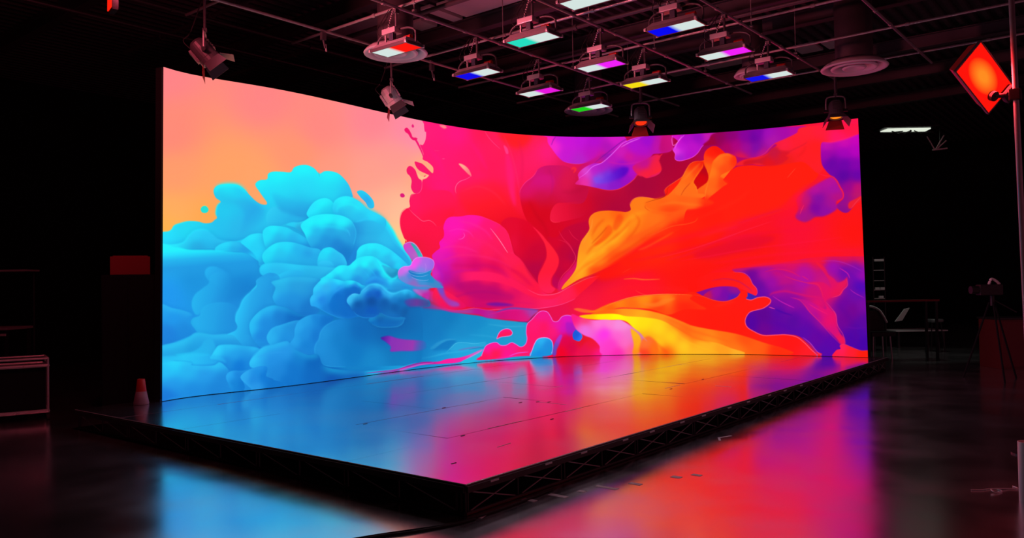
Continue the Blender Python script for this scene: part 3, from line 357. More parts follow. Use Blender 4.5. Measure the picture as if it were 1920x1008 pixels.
# --- blue cloud puffs, far to near
CLOUD = 1
K('a', '430,430 425,400 435,350 460,320', '1cf0ff', 3, .7, 1); K('a', '-20,550 60,548 95,530 115,500 160,482 220,468 290,470', '20f0ff', 2.5, .7, .8)
K('a', '1640,412 1700,462 1750,532 1780,592 1820,652 1870,722 1900,770', '1cf8ff', 5, .8, 1.4); K('a', '1470,300 1540,350 1600,390 1660,430 1720,500', '1cf4ff', 6, .7, 2.5)
K('a', '1195,90 1200,130', '38b0c8', 1, .7); K('a', '420,250 440,205 520,188 600,200 660,250', '1cfcff', 7, .7, 2.5)
# cave under the crest
S('a', '470,310 560,300 640,290 720,330 790,380 800,440 830,490 700,540 600,600 640,420 590,350 520,320', ('L', 560, 300, 740, 500, [(0, '28b4e8', .5), (.6, '24a8e8', .8), (1, '24a4e4', 0)]), f=4)
# puffs. (pts, field) ordered far -> near
P_L = [('20f4ff', 95, 6, 1.0), ]
S('a', '900,360 980,400 1060,430 1110,430 1090,450 1020,470 960,480 900,500 820,490 800,440 815,390 850,360', ('L', 830, 380, 930, 480, [(0, '2cccf4'), (1, '24b4ea')]), f=.8)
S('a', '900,370 960,400 1080,440 1150,420 1250,430 1200,340 1000,300 850,250', ('L', 1000, 430, 1050, 250, [(0, '2098dc', .8), (1, '24b8f0', 0)]), f=3)
S('a', '1108,420 1120,370 1160,320 1210,294 1260,292 1300,320 1330,370 1300,440 1180,470', [(1220, 310, '1cfcff'), (1150, 380, '22e8ff'), (1250, 370, '20d8f4'), (1280, 430, '1cd4f4')], f=.3)
S('a', '1310,318 1350,285 1400,275 1450,285 1500,315 1560,370 1640,410 1700,460 1660,560 1500,560 1460,500 1400,440 1330,420 1300,380', [(1390, 300, '1cfcff'), (1500, 350, '20e8fc'), (1420, 370, '28c8f0'), (1360, 410, '24c0f0'), (1500, 420, '24c0f0'), (1600, 420, '20dcfc'), (1560, 520, '24b4ec'), (1480, 540, '1e98dc'), (1660, 520, '22c8f4')], f=.5)
K('a', '1330,400 1340,360 1390,335 1450,340 1500,370', '22f0ff', 4, .6, 2); K('a', '1470,470 1520,455 1570,430', '28c8f8', 3, .7, 1)
S('a', '1420,500 1500,470 1600,460 1700,520 1760,620 1840,700 1890,790 1800,760 1700,690 1620,640 1540,650 1500,700 1480,760 1440,790 1400,700', [(1480, 540, '2098dc'), (1600, 540, '26b4e8'), (1700, 600, '26c0f0'), (1450, 700, '1684d8'), (1560, 620, '28b0e8'), (1800, 700, '1ea8e8'), (1640, 470, '26bcf0')], f=1.2, a=.8)
# left slopes
S('a', '-20,640 100,640 180,620 220,570 270,530 340,524 400,560 450,600 560,615 640,600 620,660 560,680 400,690 280,680 200,680 100,660', [(40, 600, '22dcf8'), (160, 600, '24c8f0'), (280, 560, '24d0f8'), (340, 600, '26c4f4'), (300, 660, '28b0e4'), (480, 600, '26b8ec'), (600, 620, '20d0fc'), (100, 650, '22ecff')], f=1)
K('a', '30,645 110,645 180,625 225,570 270,535 330,526 380,540', '22e8ff', 3, .6, 1.4)
S('a', '420,665 460,635 520,618 590,620 650,650 700,690 740,760 640,700 520,690 430,690', [(500, 640, '22d8fc'), (560, 660, '26b4ec'), (640, 680, '22a0e8'), (700, 740, '22d0fc')], f=.6)
S('a', '-20,660 120,660 220,678 330,680 420,682 560,695 650,705 720,750 755,800 750,850 780,900 700,1010 -20,1010', ('L', 300, 670, 320, 900, [(0, '22f4ff', .95), (.12, '22e4ff', .9), (.3, '22b8f0', .9), (.55, '1e9ce4', .85), (1, '1e98e0', 0)]), f=1)
S('a', '380,790 460,800 520,840 560,900 640,920 720,950 660,1010 520,1060 450,1000 420,920', ('L', 400, 850, 640, 960, [(0, '1c98e0', .6), (1, '1480d0', .7)]), f=5)
# middle chain
S('a', '610,620 650,585 700,560 780,558 860,600 900,700 860,760 760,800 740,760 700,700 640,650', [(680, 580, '22e8ff'), (640, 620, '22d8fc'), (720, 640, '24d0f8'), (740, 720, '24d8ff'), (800, 620, '24c0f0'), (760, 780, '24b4ec')], f=.5)
S('a', '775,560 790,520 830,500 890,500 960,512 1010,540 1060,565 1110,600 1140,640 1100,690 1000,700 880,700 800,660', [(850, 510, '1cf0ff'), (950, 530, '22d4f8'), (800, 560, '22e0fc'), (900, 590, '26b8ec'), (1000, 590, '24b0ec'), (1080, 600, '22c0f4'), (1100, 650, '2098e0'), (880, 670, '26b8ec')], f=.4)
S('a', '950,490 990,472 1050,470 1110,450 1150,430 1130,520 1100,570 1060,540 1010,510', [(1000, 480, '22ccf4'), (1050, 510, '2ca8dc'), (1100, 480, '1cf0ff'), (1080, 550, '24a8e0')], f=.6)
S('a', '1090,560 1060,500 1090,460 1150,425 1230,410 1310,412 1380,425 1440,460 1470,520 1472,600 1450,680 1420,750 1400,790 1300,720 1200,700 1140,660 1110,610', [(1130, 460, '1cfcff'), (1250, 430, '1cfcff'), (1370, 460, '20f4ff'), (1200, 470, '1cf8ff'), (1100, 540, '20f0ff'), (1180, 530, '22b4ec'), (1280, 540, '22a4e4'), (1400, 560, '24a8e4'), (1450, 560, '24a4e4'), (1250, 600, '1c94dc'), (1330, 640, '1884d4'), (1380, 700, '107ccc'), (1150, 600, '26b0ea'), (1200, 660, '1c94dc')], f=.4)
K('a', '1440,460 1470,520 1472,580 1455,640', '2cc0f4', 2, .6, .6); K('a', '1400,520 1420,545 1430,575', '30b8f0', 2.4, .7, .6); K('a', '1140,520 1200,505 1300,505 1380,520 1420,545', '22e0ff', 4, .5, 2)
S('a', '772,740 780,700 820,660 870,630 930,618 1000,622 1070,640 1130,660 1190,670 1210,690 1190,730 1250,760 1200,820 1100,840 960,830 860,800 800,790', [(850, 650, '1ef0ff'), (950, 640, '20dcfc'), (800, 720, '22dcf8'), (900, 700, '26c4f0'), (1050, 670, '22b4ee'), (1120, 700, '209ce4'), (1180, 700, '22b0ec'), (1000, 760, '24b8ee'), (1120, 760, '24b4ec'), (900, 770, '24c0f4'), (1080, 810, '24b4ea')], f=.5)
S('a', '1190,735 1210,690 1240,665 1290,660 1340,690 1380,720 1405,770 1400,800 1340,830 1250,830 1190,800', [(1260, 680, '1ce8ff'), (1220, 720, '22d8f8'), (1300, 720, '26bcf0'), (1380, 740, '26b8f0'), (1320, 790, '24acea'), (1220, 790, '26b8f0')], f=.4, lit=[('2cccf8', 40, 3, .5)])
S('a', '1190,800 1200,770 1240,758 1290,770 1310,800 1280,830 1220,835', ('L', 1240, 760, 1250, 840, [(0, '2cc8f8'), (1, '26b0ea', .3)]), f=.8)
S('a', '750,830 760,800 800,780 900,775 1050,790 1200,800 1320,810 1380,790 1350,850 1250,950 1150,1010 700,1100 680,1010 720,950 790,890 760,860', [(790, 800, '22d0fa'), (850, 820, '26b8ee'), (1000, 800, '24c4f4'), (1150, 850, '24b0e8'), (1000, 900, '24acea'), (780, 860, '24bcf4'), (900, 960, '24a4e0'), (1100, 980, '24a0e0'), (1250, 860, '26b4ea')], f=.7)
S('a', '725,950 740,910 790,885 880,870 950,840 1020,830 1080,850 1000,900 940,930 870,950 800,990 860,1050 900,1100 800,1160 700,1100 720,1000', ('L', 780, 880, 900, 1080, [(0, '28d4fc'), (.4, '26b4ee', .9), (1, '22a0e4', .2)]), f=.8)
# inner left faint forms
S('a', '345,870 345,835 370,808 420,805 480,830 530,860 560,920 520,980 480,1000 440,960 400,920 370,910', ('L', 350, 830, 500, 960, [(0, '24b4f2', .9), (.5, '22a4ea', .6), (1, '1e98e0', 0)]), f=1)
S('b', '245,230 245,180 270,130 320,90 370,50 380,0 420,-30 480,-40 520,0 560,60 540,140 480,190 400,200 340,230 300,280 270,280', ('L', 270, 120, 520, 180, [(0, '24b4f0', .95), (.5, '22a8ea', .7), (1, '1e98e0', 0)]), f=.9)
S('b', '232,345 250,310 300,290 320,240 370,205 450,190 540,200 600,260 590,380 520,420 420,430 320,425 270,400', ('L', 260, 300, 560, 380, [(0, '26b4f0', .9), (.5, '22a6e8', .8), (1, '1e98e0', .1)]), f=.7)
S('b', '-20,220 100,235 190,255 250,285 235,345 270,400 260,430 150,470 -20,520', [(60, 240, '22a4f0'), (200, 270, '2098e8'), (100, 300, '1c98ec'), (60, 420, '1c84e0'), (200, 380, '1c8ce0'), (230, 330, '1e98e8')], f=.8)
S('b', '-20,530 120,490 220,450 280,415 400,430 540,425 700,440 740,520 600,520 440,510 420,560 250,580 -20,620', [(40, 560, '24b0f0'), (150, 500, '26b0ec'), (280, 440, '24a8e8'), (450, 450, '24a4e8'), (600, 470, '24a0e4'), (250, 540, '20a4e4'), (350, 560, '22a8ec'), (130, 560, '24b4ec')], f=1)
K('b', '25,525 150,485 240,445 300,425', '26b8f4', 3, .6, 1.4); S('b', '120,580 240,560 310,520 340,475 400,470 420,560 350,590 200,600', ('L', 200, 590, 360, 480, [(0, '22c0f4', .8), (1, '26b0ec', .8)]), f=1.2)
# right middle puffs (sheet b)
S('b', '570,330 575,280 600,230 620,180 650,140 700,100 730,70 725,30 760,0 830,-30 900,0 900,120 870,200 800,220 730,270 690,320 680,400 720,480 750,530 640,520 560,440 510,430 570,400 585,370', ('L', 590, 260, 820, 330, [(0, '28c0f8'), (.3, '24a8ea'), (.7, '1e94e0', .8), (1, '1c88dc', .3)]), f=.5)
K('b', '575,340 575,280 605,225 625,175 680,115 730,75', '2cc8fa', 3, .6, 1.2)
S('b', '850,160 855,130 870,80 840,40 900,20 1000,0 1200,20 1140,120 1132,180 1200,260 1080,290 1000,250 940,225 880,210', [(860, 150, '24a8ec'), (900, 60, '26b0e8'), (1050, 60, '24a0e0'), (1000, 180, '1e94e0'), (1100, 250, '1478cc'), (1000, 240, '1c88d8'), (900, 190, '2098e4')], f=.6)
S('b', '675,370 690,320 740,265 800,228 860,215 940,228 1010,255 1080,290 1160,280 1060,320 1000,330 900,370 840,400 810,440 815,490 830,510 760,525 720,490 690,440', [(720, 300, '26b4f2'), (820, 240, '22a4ec'), (690, 380, '26b8f4'), (780, 340, '1c8ce0'), (900, 280, '1880d4'), (1000, 300, '0c6cc4'), (760, 440, '1c88e0'), (740, 500, '2098e4'), (1080, 300, '0868bc')], f=.4)
S('b', '805,460 815,420 850,380 920,355 1000,330 1060,325 1120,330 1100,420 1000,470 960,490 880,500 830,505', [(830, 440, '28b0f0'), (880, 380, '24a4ea'), (980, 360, '1c90dc'), (950, 450, '1c90e0'), (1050, 380, '1c88d8')], f=.4, lit=[('2cb8f4', 160, 3, .5)])
S('b', '975,500 1010,450 1015,390 1040,335 1100,295 1170,278 1250,285 1310,310 1230,380 1210,440 1180,520 1190,570 1110,580 1040,565 990,530', [(1040, 370, '26a8ee'), (1100, 310, '22a0e8'), (1180, 290, '1484d8'), (1010, 480, '24a0ea'), (1100, 420, '1c90e0'), (1100, 520, '1080d4'), (1170, 440, '1078d0'), (1250, 320, '0870c8'), (1080, 570, '1c88dc')], f=.4, lit=[('28a8f0', 150, 3, .4)])
S('b', '1165,550 1170,510 1195,470 1210,410 1250,360 1330,320 1420,310 1560,290 1700,290 1840,240 1960,240 1960,640 1800,660 1500,668 1300,668 1240,660 1190,620', [(1230, 400, '2098e0'), (1300, 340, '1484d4'), (1190, 540, '1c90dc'), (1260, 620, '1888d4'), (1350, 450, '0c7cc8'), (1500, 400, '0468b8'), (1450, 560, '0478c4'), (1700, 400, '0464b0'), (1600, 620, '1088cc'), (1850, 300, '0460ac'), (1800, 550, '0878bc'), (1900, 620, '0c84c8')], f=.5, a=.999)
S('n', '770,560 830,575 830,668 770,690 745,640', ('L', 745, 620, 830, 620, [(0, '0474bc', 0), (.5, '0474bc', .75), (1, '0878bc', 0)]), f=7, a=.9)
K('b', '1240,660 1190,620 1166,560 1172,505 1196,465 1210,410 1250,362 1330,322', '2ca8ec', 2, .6, .8); K('b', '1230,656 1290,668 1400,670', '2cb0e8', 1.4, .6, .5)
S('b', '1660,455 1720,438 1780,455 1840,465 1920,470 1990,480 2000,530 1940,550 1820,552 1735,555 1735,520 1700,485', ('L', 1670, 450, 2000, 520, [(0, '5018a0'), (.2, '8830b4'), (.7, '9838b0'), (1, '5058b8', .3)]), f=1)
# lower swirl
S('b', '395,580 420,540 450,510 540,505 650,515 740,530 750,560 700,610 680,660 720,680 620,700 540,700 480,650 440,620 380,610', [(430, 550, '2cccfc'), (520, 530, '26b4f2'), (650, 540, '2098e4'), (560, 580, '22a0ea'), (500, 640, '1c8ce0'), (600, 660, '0c78d8'), (720, 550, '26acf0'), (690, 640, '1c90e4')], f=.8)
S('b', '-20,640 130,630 240,640 250,660 400,660 450,635 490,660 520,700 500,740 520,800 560,850 100,900 -20,930', [(100, 650, '24d4fc'), (60, 700, '24c0f8'), (220, 690, '26b4f2'), (430, 650, '26b0f0'), (350, 720, '249cea'), (100, 800, '229cec'), (250, 850, '1e90e4'), (470, 760, '1c88dc'), (60, 880, '1878dc'), (430, 840, '1c88dc')], f=.6)
S('b', '-20,600 130,590 250,570 360,575 470,600 500,640 450,630 400,655 260,655 240,635 130,628 -20,645', ('L', 50, 600, 480, 620, [(0, '24c0f6', .9), (.3, '28c8f8', .9), (1, '28b8f4', .5)]), f=1.6)
S('b', '675,650 690,610 730,570 770,530 850,505 960,480 1000,530 1110,580 1190,580 1250,670 1500,700 1900,690 1900,800 960,800 850,760 800,740 800,690 700,680', [(700, 630, '2cbcf8'), (760, 560, '28acf0'), (860, 530, '249cea'), (950, 560, '2498e8'), (850, 620, '2090e4'), (1050, 600, '1080d0'), (1000, 680, '0c74cc'), (1150, 640, '0464bc'), (900, 690, '1c88dc'), (850, 740, '1c88dc'), (960, 770, '0c74cc'), (1150, 740, '0868c0'), (1300, 735, '0444a8'), (1500, 715, '0854b0'), (1300, 700, '0c88cc'), (1600, 690, '18a0d8'), (1800, 680, '18a0d8')], f=.6)
K('b', '680,650 700,600 745,555 790,520 850,505', '30c0fa', 3, .6, 1); K('b', '730,600 830,570 940,560', '2ca0ee', 3, .5, 1.2)
S('b', '500,750 515,715 560,698 620,700 680,690 660,720 620,750 640,830 560,850 520,800', [(530, 730, '26a4f0'), (590, 720, '1884dc'), (560, 800, '1484d8'), (620, 800, '0c78d0')], f=.3, lit=[('2cb0f4', 150, 3, .5)])
S('b', '608,750 640,710 700,680 760,665 810,675 800,740 850,765 960,800 780,830 705,838 650,800', [(650, 740, '2ca8f0'), (740, 690, '1c90e4'), (700, 760, '1c88e0'), (790, 740, '0c78d4'), (850, 790, '0c74cc'), (720, 820, '2898e8')], f=.3, lit=[('30b0f4', 165, 3, .6)])
# big folded puff (sheets c, d)
S('c', '880,620 890,560 940,500 1020,465 1100,455 1200,460 1300,500 1400,560 1500,640 1600,730 1650,790 1620,850 1480,1010 1000,1010 870,800', [(950, 530, '1cf4ff'), (1100, 480, '1cf4ff'), (1200, 500, '20e8ff'), (1300, 560, '22e0fc'), (1000, 600, '24d0f4'), (1150, 600, '26c8f0'), (1450, 660, '22dcff'), (1350, 680, '26bcee'), (1600, 760, '24c8f8'), (1500, 800, '20e0ff'), (1400, 760, '28b0e8')], f=.4)
S('c', '350,1010 420,940 500,880 600,800 680,785 760,790 820,740 880,690 950,660 1050,648 1130,655 1200,690 1260,740 1340,780 1420,830 1500,850 1560,880 1500,1000 1480,1120 1300,1150 1000,1200 700,1050', [(450, 950, '1ef0ff'), (620, 830, '1ef8ff'), (840, 780, '1cfcff'), (1050, 680, '1cf8ff'), (1000, 760, '1cf8ff'), (1200, 740, '20e0fc'), (1100, 780, '26c8f0'), (900, 850, '28b8ee'), (700, 920, '24d4fa'), (1000, 880, '22a8ea'), (1180, 900, '1c88e0'), (1250, 820, '20ecff'), (1300, 900, '1ef0ff'), (1350, 960, '20ecff'), (1450, 870, '2098c8'), (1500, 900, '1c98c4'), (600, 1000, '24b8f0'), (900, 1000, '2098e4'), (1200, 1000, '1c84e0'), (1400, 980, '1cf0ff')], f=.5)
S('c', '1250,790 1300,790 1400,830 1500,850 1480,920 1420,980 1380,975 1320,920 1280,860', [(1290, 810, '26b0e0'), (1400, 860, '28a4d0'), (1460, 900, '1890c0'), (1380, 950, '1c94c4')], f=.8)
K('c', '1180,700 1230,760 1280,860 1330,930 1400,985 1460,980 1500,930', '1ef4ff', 4, .8, 1); K('c', '1020,800 1100,860 1160,940 1190,1000', '24c4f8', 2, .5, 1); K('c', '900,830 1000,880 1060,960 1080,1010', '28bcf4', 2, .5, 1)
S('d', '1000,260 1100,150 1180,140 1260,170 1350,190 1420,200 1500,190 1560,220 1700,270 1950,290 1950,340 1700,340 1600,340 1500,370 1380,360 1300,300 1200,250', [(1150, 180, '1c88e4'), (1300, 220, '1c88e4'), (1450, 260, '2098e0'), (1380, 200, '1ef0ff'), (1600, 280, '2090e0'), (1800, 320, '1c98d8'), (1300, 280, '249ce8'), (1500, 340, '2498d8')], f=1.6)
S('d', '185,560 180,500 200,450 225,420 230,340 280,270 340,210 400,180 500,185 600,200 690,225 740,215 820,215 900,240 960,280 1010,300 940,370 920,430 860,600 920,740 860,760 780,780 700,780 620,770 540,740 450,700 350,645 260,605 200,595', [(210, 480, '2cb4f8'), (260, 320, '2cc8fc'), (380, 210, '22e8ff'), (600, 220, '22dcff'), (420, 300, '30b0f0'), (300, 420, '2aacf4'), (350, 500, '1c88e4'), (250, 560, '24a8f4'), (550, 300, '26b0f8'), (800, 235, '1ef0ff'), (920, 270, '24d0f8'), (620, 350, '1c8ce4'), (850, 300, '1068d0'), (600, 450, '0470cc'), (750, 400, '0468c4'), (560, 600, '0478d0'), (450, 640, '1480d8'), (700, 700, '0470cc'), (640, 760, '1c88d8'), (850, 340, '0468cc'), (850, 500, '0464bc')], f=.35)
K('d', '470,560 480,500 530,420 600,350 700,290 780,270', '30b0ff', 3, .5, 1.6); S('d', '460,600 480,500 540,420 640,360 720,340 860,300 950,340 900,480 840,620 880,740 700,760 520,700', ('L', 480, 450, 700, 600, [(0, '0470cc', .6), (1, '0468c4', .7)]), f=2)
K('d', '740,300 800,285 860,290 920,330', '3088e8', 2.4, .6, 1); K('d', '700,780 620,772 540,742 450,702 350,648 260,607 195,590', '2098e8', 1.6, .7, .5)
S('d', '1080,840 1060,790 1200,700 1590,760 1590,810 1560,860 1500,895 1350,908 1230,908 1150,880', [(1120, 850, '0470c0'), (1250, 740, '0454a4'), (1300, 830, '0468b8'), (1500, 800, '0464b4'), (1560, 850, '1078c0')], f=.5); K('d', '1100,860 1180,895 1260,910 1400,908 1500,895 1570,850 1590,790 1590,750', '2088cc', 1.6, .8, .5)
S('d', '735,540 740,490 780,440 840,408 920,418 950,370 1020,310 1090,272 1180,262 1250,290 1320,350 1380,390 1460,400 1540,370 1620,350 1700,370 1760,400 1860,460 1960,500 1960,600 1660,610 1640,680 1600,740 1500,765 1400,760 1310,730 1240,685 1200,730 1140,765 1050,770 960,760 880,720 820,670 780,600', [(760, 490, '34b4f4'), (850, 430, '40c4f8'), (880, 470, '1078c8'), (1000, 350, '34b4f4'), (1170, 285, '34c4fc'), (1300, 360, '2cb4f4'), (1150, 340, '0c60c8'), (1050, 400, '0458c0'), (1200, 400, '0454bc'), (1400, 410, '30b4f4'), (1600, 370, '2cc0fc'), (1700, 400, '1c98e0'), (1450, 470, '1078c8'), (1100, 520, '004c9c'), (900, 560, '0054a4'), (1300, 550, '0458a8'), (1100, 680, '0054b8'), (900, 680, '045cb4'), (1450, 620, '0458a4'), (1400, 720, '0c6cb8'), (1620, 680, '0458a0'), (1550, 520, '0468b4'), (1800, 470, '0878a8'), (1100, 750, '0864bc'), (1650, 440, '0c70b8'), (1550, 430, '107cc8')], f=.4)
K('d', '740,530 745,485 785,440 850,412 915,420', '50c8ff', 2.4, .6, .8); K('d', '950,375 1020,312 1090,272 1180,264 1250,292 1320,352 1380,395 1460,402 1540,372 1630,352 1720,385', '38ccff', 3.4, .7, 1); K('d', '830,670 880,722 960,760 1050,770 1140,762 1195,725', '1c88d8', 1.6, .8, .5); K('d', '1230,685 1310,732 1400,760 1500,765 1560,750', '1c80cc', 1.4, .7, .5)
K('d', '960,390 1040,330 1120,300 1200,320 1280,360 1340,420', '2c98e0', 2, .6, .8)
S('d', '1600,540 1620,500 1760,480 1960,510 1960,600 1800,600 1660,600', ('L', 1600, 540, 1960, 560, [(0, '603098', .6), (.5, '703498', .9), (1, '503888', .6)]), f=1.8)
S('d', '1720,345 1800,340 1960,340 1960,500 1880,460 1800,420', [(1760, 350, 'c060c8'), (1850, 360, 'c830a8'), (1900, 420, 'd020a0'), (1820, 410, 'c85cc0')], f=1.6)
CLOUD = 0
# violet knot (sheet c)
S('c', '1580,500 1600,460 1650,438 1720,445 1780,500 1830,580 1870,655 1800,700 1720,710 1660,640 1600,560', [(1620, 490, 'd840c8'), (1680, 560, 'b858cc'), (1700, 480, 'd048b8'), (1760, 640, 'b868c8'), (1720, 690, 'b058c8'), (1820, 640, 'c850b0')], f=.3)
S('c', '1690,455 1740,470 1800,540 1870,650 1810,660 1780,600 1730,520', [(1720, 480, '28b0b0'), (1800, 580, '30b0b8'), (1830, 650, '30c0c0')], f=.5); K('c', '1600,470 1650,440 1710,442 1770,485 1830,570 1875,660', 'b0c8f8', 1.4, .9, .3)
S('f', '30,350 35,310 70,282 120,275 140,240 170,215 230,212 280,225 300,250 296,290 270,330 300,370 340,410 370,440 300,440 200,450 120,420 50,385', [(50, 330, 'd868e8'), (90, 300, 'e870f0'), (140, 270, 'ff50f0'), (170, 230, 'f850e8'), (230, 260, 'a870e8'), (280, 260, '9c68e8'), (200, 310, '7c88e8'), (120, 340, '3888d8'), (200, 380, '3098d8'), (60, 370, '5890d8'), (280, 370, '2c8cc8'), (330, 420, '3c88c8'), (150, 410, '9068c0'), (240, 240, 'b068e8')], f=.3)
S('f', '110,310 170,325 230,325 280,310 275,345 300,400 240,395 170,375 130,350', [(140, 330, '1c78c8'), (200, 360, '1c90d0'), (280, 380, '1c8ccc')], f=.6)
for s_ in ('115,315 160,330 220,330 280,305', '105,325 150,350 210,355 260,340', '130,360 180,380 240,385 260,378'): K('f', s_, '90b0f0', 1, .85, .25)
K('f', '30,345 36,310 70,283 120,276 138,245 170,216 230,211 280,224 300,250 296,290 275,330', 'f098ff', 1.3, .8, .35); K('f', '232,255 240,285 232,320', 'c890f0', .9, .6)
K('f', '80,405 160,425 240,425 300,440', 'a868c0', 2.4, .6, 1); K('f', '0,425 90,420 180,440 260,452', '2098dc', 4, .7, 1.4)
# droplets
S('a', '310,372 325,352 350,350 368,370 365,392 345,404 320,398', '20e0d8'); K('a', '310,372 325,352 350,350 368,372', 'ffd060', 1, .6)
S('a', '1482,245 1500,232 1530,235 1570,265 1605,310 1612,350 1598,366 1570,360 1545,320 1510,285', [(1510, 250, '1ec8f0'), (1560, 300, '26acf0'), (1600, 350, '22c0f0')], lit=[('20d8f8', 60, 2, .6)])
# pink foot line at the very bottom, left of centre
K('b', '1550,716 1700,700 1800,685 1880,660 1960,640 2050,632', 'd00890', 2.2, .9, .4); K('b', '1800,690 1880,672 1960,652 2060,640', 'ff40c0', 2.6, .9, .4); K('b', '1700,700 1790,682 1850,660 1930,638', '58b8e8', 1.2, .7, .4)
# thin light line where the lowest LED row meets the deck
CAN = np.clip(CAN, 0, 1)
WALL = [
 (0.870,5.678,0.934,5.702,305.5,748.6,308.0,125.6),
 (1.062,5.739,1.120,5.751,329.4,744.3,331.6,132.7),
 (1.260,5.768,1.312,5.770,355.9,740.4,357.6,138.9),
 (1.458,5.767,1.506,5.763,383.9,737.0,385.2,144.3),
 (1.654,5.746,1.700,5.739,412.5,733.9,413.3,149.1),
 (1.849,5.716,1.894,5.709,440.7,730.9,441.1,153.6),
 (2.044,5.685,2.087,5.679,468.3,728.1,468.2,158.0),
 (2.239,5.658,2.282,5.653,494.9,725.3,494.4,162.4),
 (2.434,5.639,2.478,5.635,520.4,722.5,519.5,166.9),
 (2.630,5.626,2.674,5.624,544.6,719.7,543.4,171.4),
 (2.827,5.620,2.870,5.620,567.7,716.9,566.1,176.0),
 (3.023,5.620,3.067,5.620,589.8,714.2,587.9,180.6),
 (3.220,5.624,3.263,5.626,610.8,711.5,608.6,185.2),
 (3.416,5.632,3.459,5.634,631.1,708.8,628.6,189.7),
 (3.613,5.641,3.655,5.644,650.6,706.2,647.8,194.1),
 (3.810,5.652,3.851,5.655,669.4,703.6,666.5,198.4),
 (4.006,5.664,4.047,5.666,687.8,701.1,684.6,202.6),
 (4.203,5.675,4.242,5.677,705.7,698.7,702.3,206.6),
 (4.400,5.685,4.438,5.686,723.3,696.3,719.6,210.6),
 (4.597,5.693,4.633,5.694,740.5,694.0,736.6,214.4),
 (4.794,5.698,4.829,5.699,757.5,691.8,753.5,218.1),
 (4.992,5.701,5.025,5.701,774.4,689.7,770.1,221.6),
 (5.189,5.700,5.220,5.700,791.2,687.6,786.7,225.0),
 (5.387,5.695,5.416,5.694,807.9,685.6,803.2,228.2),
 (5.584,5.686,5.611,5.684,824.6,683.7,819.7,231.3),
 (5.781,5.671,5.805,5.669,841.3,681.8,836.2,234.3),
 (5.978,5.650,6.000,5.647,858.2,680.0,852.8,237.0),
 (6.173,5.623,6.193,5.620,875.1,678.3,869.6,239.7),
 (6.368,5.589,6.385,5.586,892.2,676.7,886.4,242.1),
 (6.561,5.547,6.576,5.544,909.5,675.1,903.5,244.4),
 (6.753,5.498,6.765,5.494,927.0,673.7,920.8,246.5),
 (6.942,5.440,6.952,5.436,944.7,672.3,938.3,248.4),
 (7.128,5.373,7.136,5.370,962.7,671.0,956.0,250.1),
 (7.310,5.297,7.316,5.295,981.0,669.8,974.0,251.6),
 (7.488,5.212,7.492,5.210,999.5,668.7,992.2,252.9),
 (7.662,5.118,7.664,5.117,1018.2,667.6,1010.7,254.0),
 (7.830,5.014,7.830,5.015,1037.2,666.7,1029.4,254.9),
 (7.993,4.902,7.991,4.904,1056.5,665.9,1048.4,255.7),
 (8.150,4.782,8.146,4.785,1075.9,665.1,1067.5,256.2),
 (8.300,4.654,8.295,4.658,1095.5,664.4,1086.8,256.5),
 (8.444,4.519,8.438,4.525,1115.2,663.8,1106.2,256.7),
 (8.582,4.378,8.575,4.385,1135.1,663.3,1125.8,256.7),
 (8.714,4.231,8.706,4.240,1155.1,662.9,1145.5,256.5),
 (8.840,4.079,8.831,4.090,1175.2,662.5,1165.3,256.2),
 (8.961,3.922,8.951,3.935,1195.5,662.2,1185.2,255.7),
 (9.076,3.761,9.065,3.777,1215.8,662.0,1205.1,255.2),
 (9.186,3.597,9.174,3.615,1236.2,661.8,1225.2,254.5),
 (9.291,3.430,9.279,3.449,1256.7,661.6,1245.4,253.7),
 (9.391,3.260,9.378,3.281,1277.4,661.5,1265.7,252.8),
 (9.486,3.087,9.473,3.110,1298.1,661.4,1286.1,251.8),
 (9.576,2.911,9.563,2.937,1319.0,661.4,1306.6,250.7),
 (9.661,2.733,9.648,2.761,1340.0,661.5,1327.2,249.4),
 (9.741,2.552,9.728,2.582,1361.1,661.6,1348.0,248.1),
 (9.814,2.369,9.802,2.401,1382.4,661.8,1368.9,246.6),
 (9.881,2.183,9.869,2.217,1403.9,662.0,1389.9,245.0),
 (9.942,1.995,9.930,2.032,1425.5,662.3,1411.1,243.2),
 (9.995,1.805,9.985,1.844,1447.2,662.6,1432.4,241.3),
 (10.041,1.613,10.032,1.654,1469.1,663.1,1453.9,239.2),
 (10.079,1.420,10.071,1.462,1491.2,663.6,1475.5,237.0),
 (10.112,1.225,10.105,1.270,1513.4,664.1,1497.3,234.7),
 (10.138,1.029,10.132,1.076,1535.9,664.7,1519.3,232.1),
 (10.162,0.834,10.156,0.882,1558.6,665.4,1541.5,229.5),
 (10.184,0.638,10.178,0.687,1581.6,666.1,1564.1,226.8),
 (10.211,0.442,10.203,0.493,1605.0,666.7,1587.0,224.2),
 (10.248,0.249,10.237,0.300,1629.0,667.3,1610.5,221.6),
]

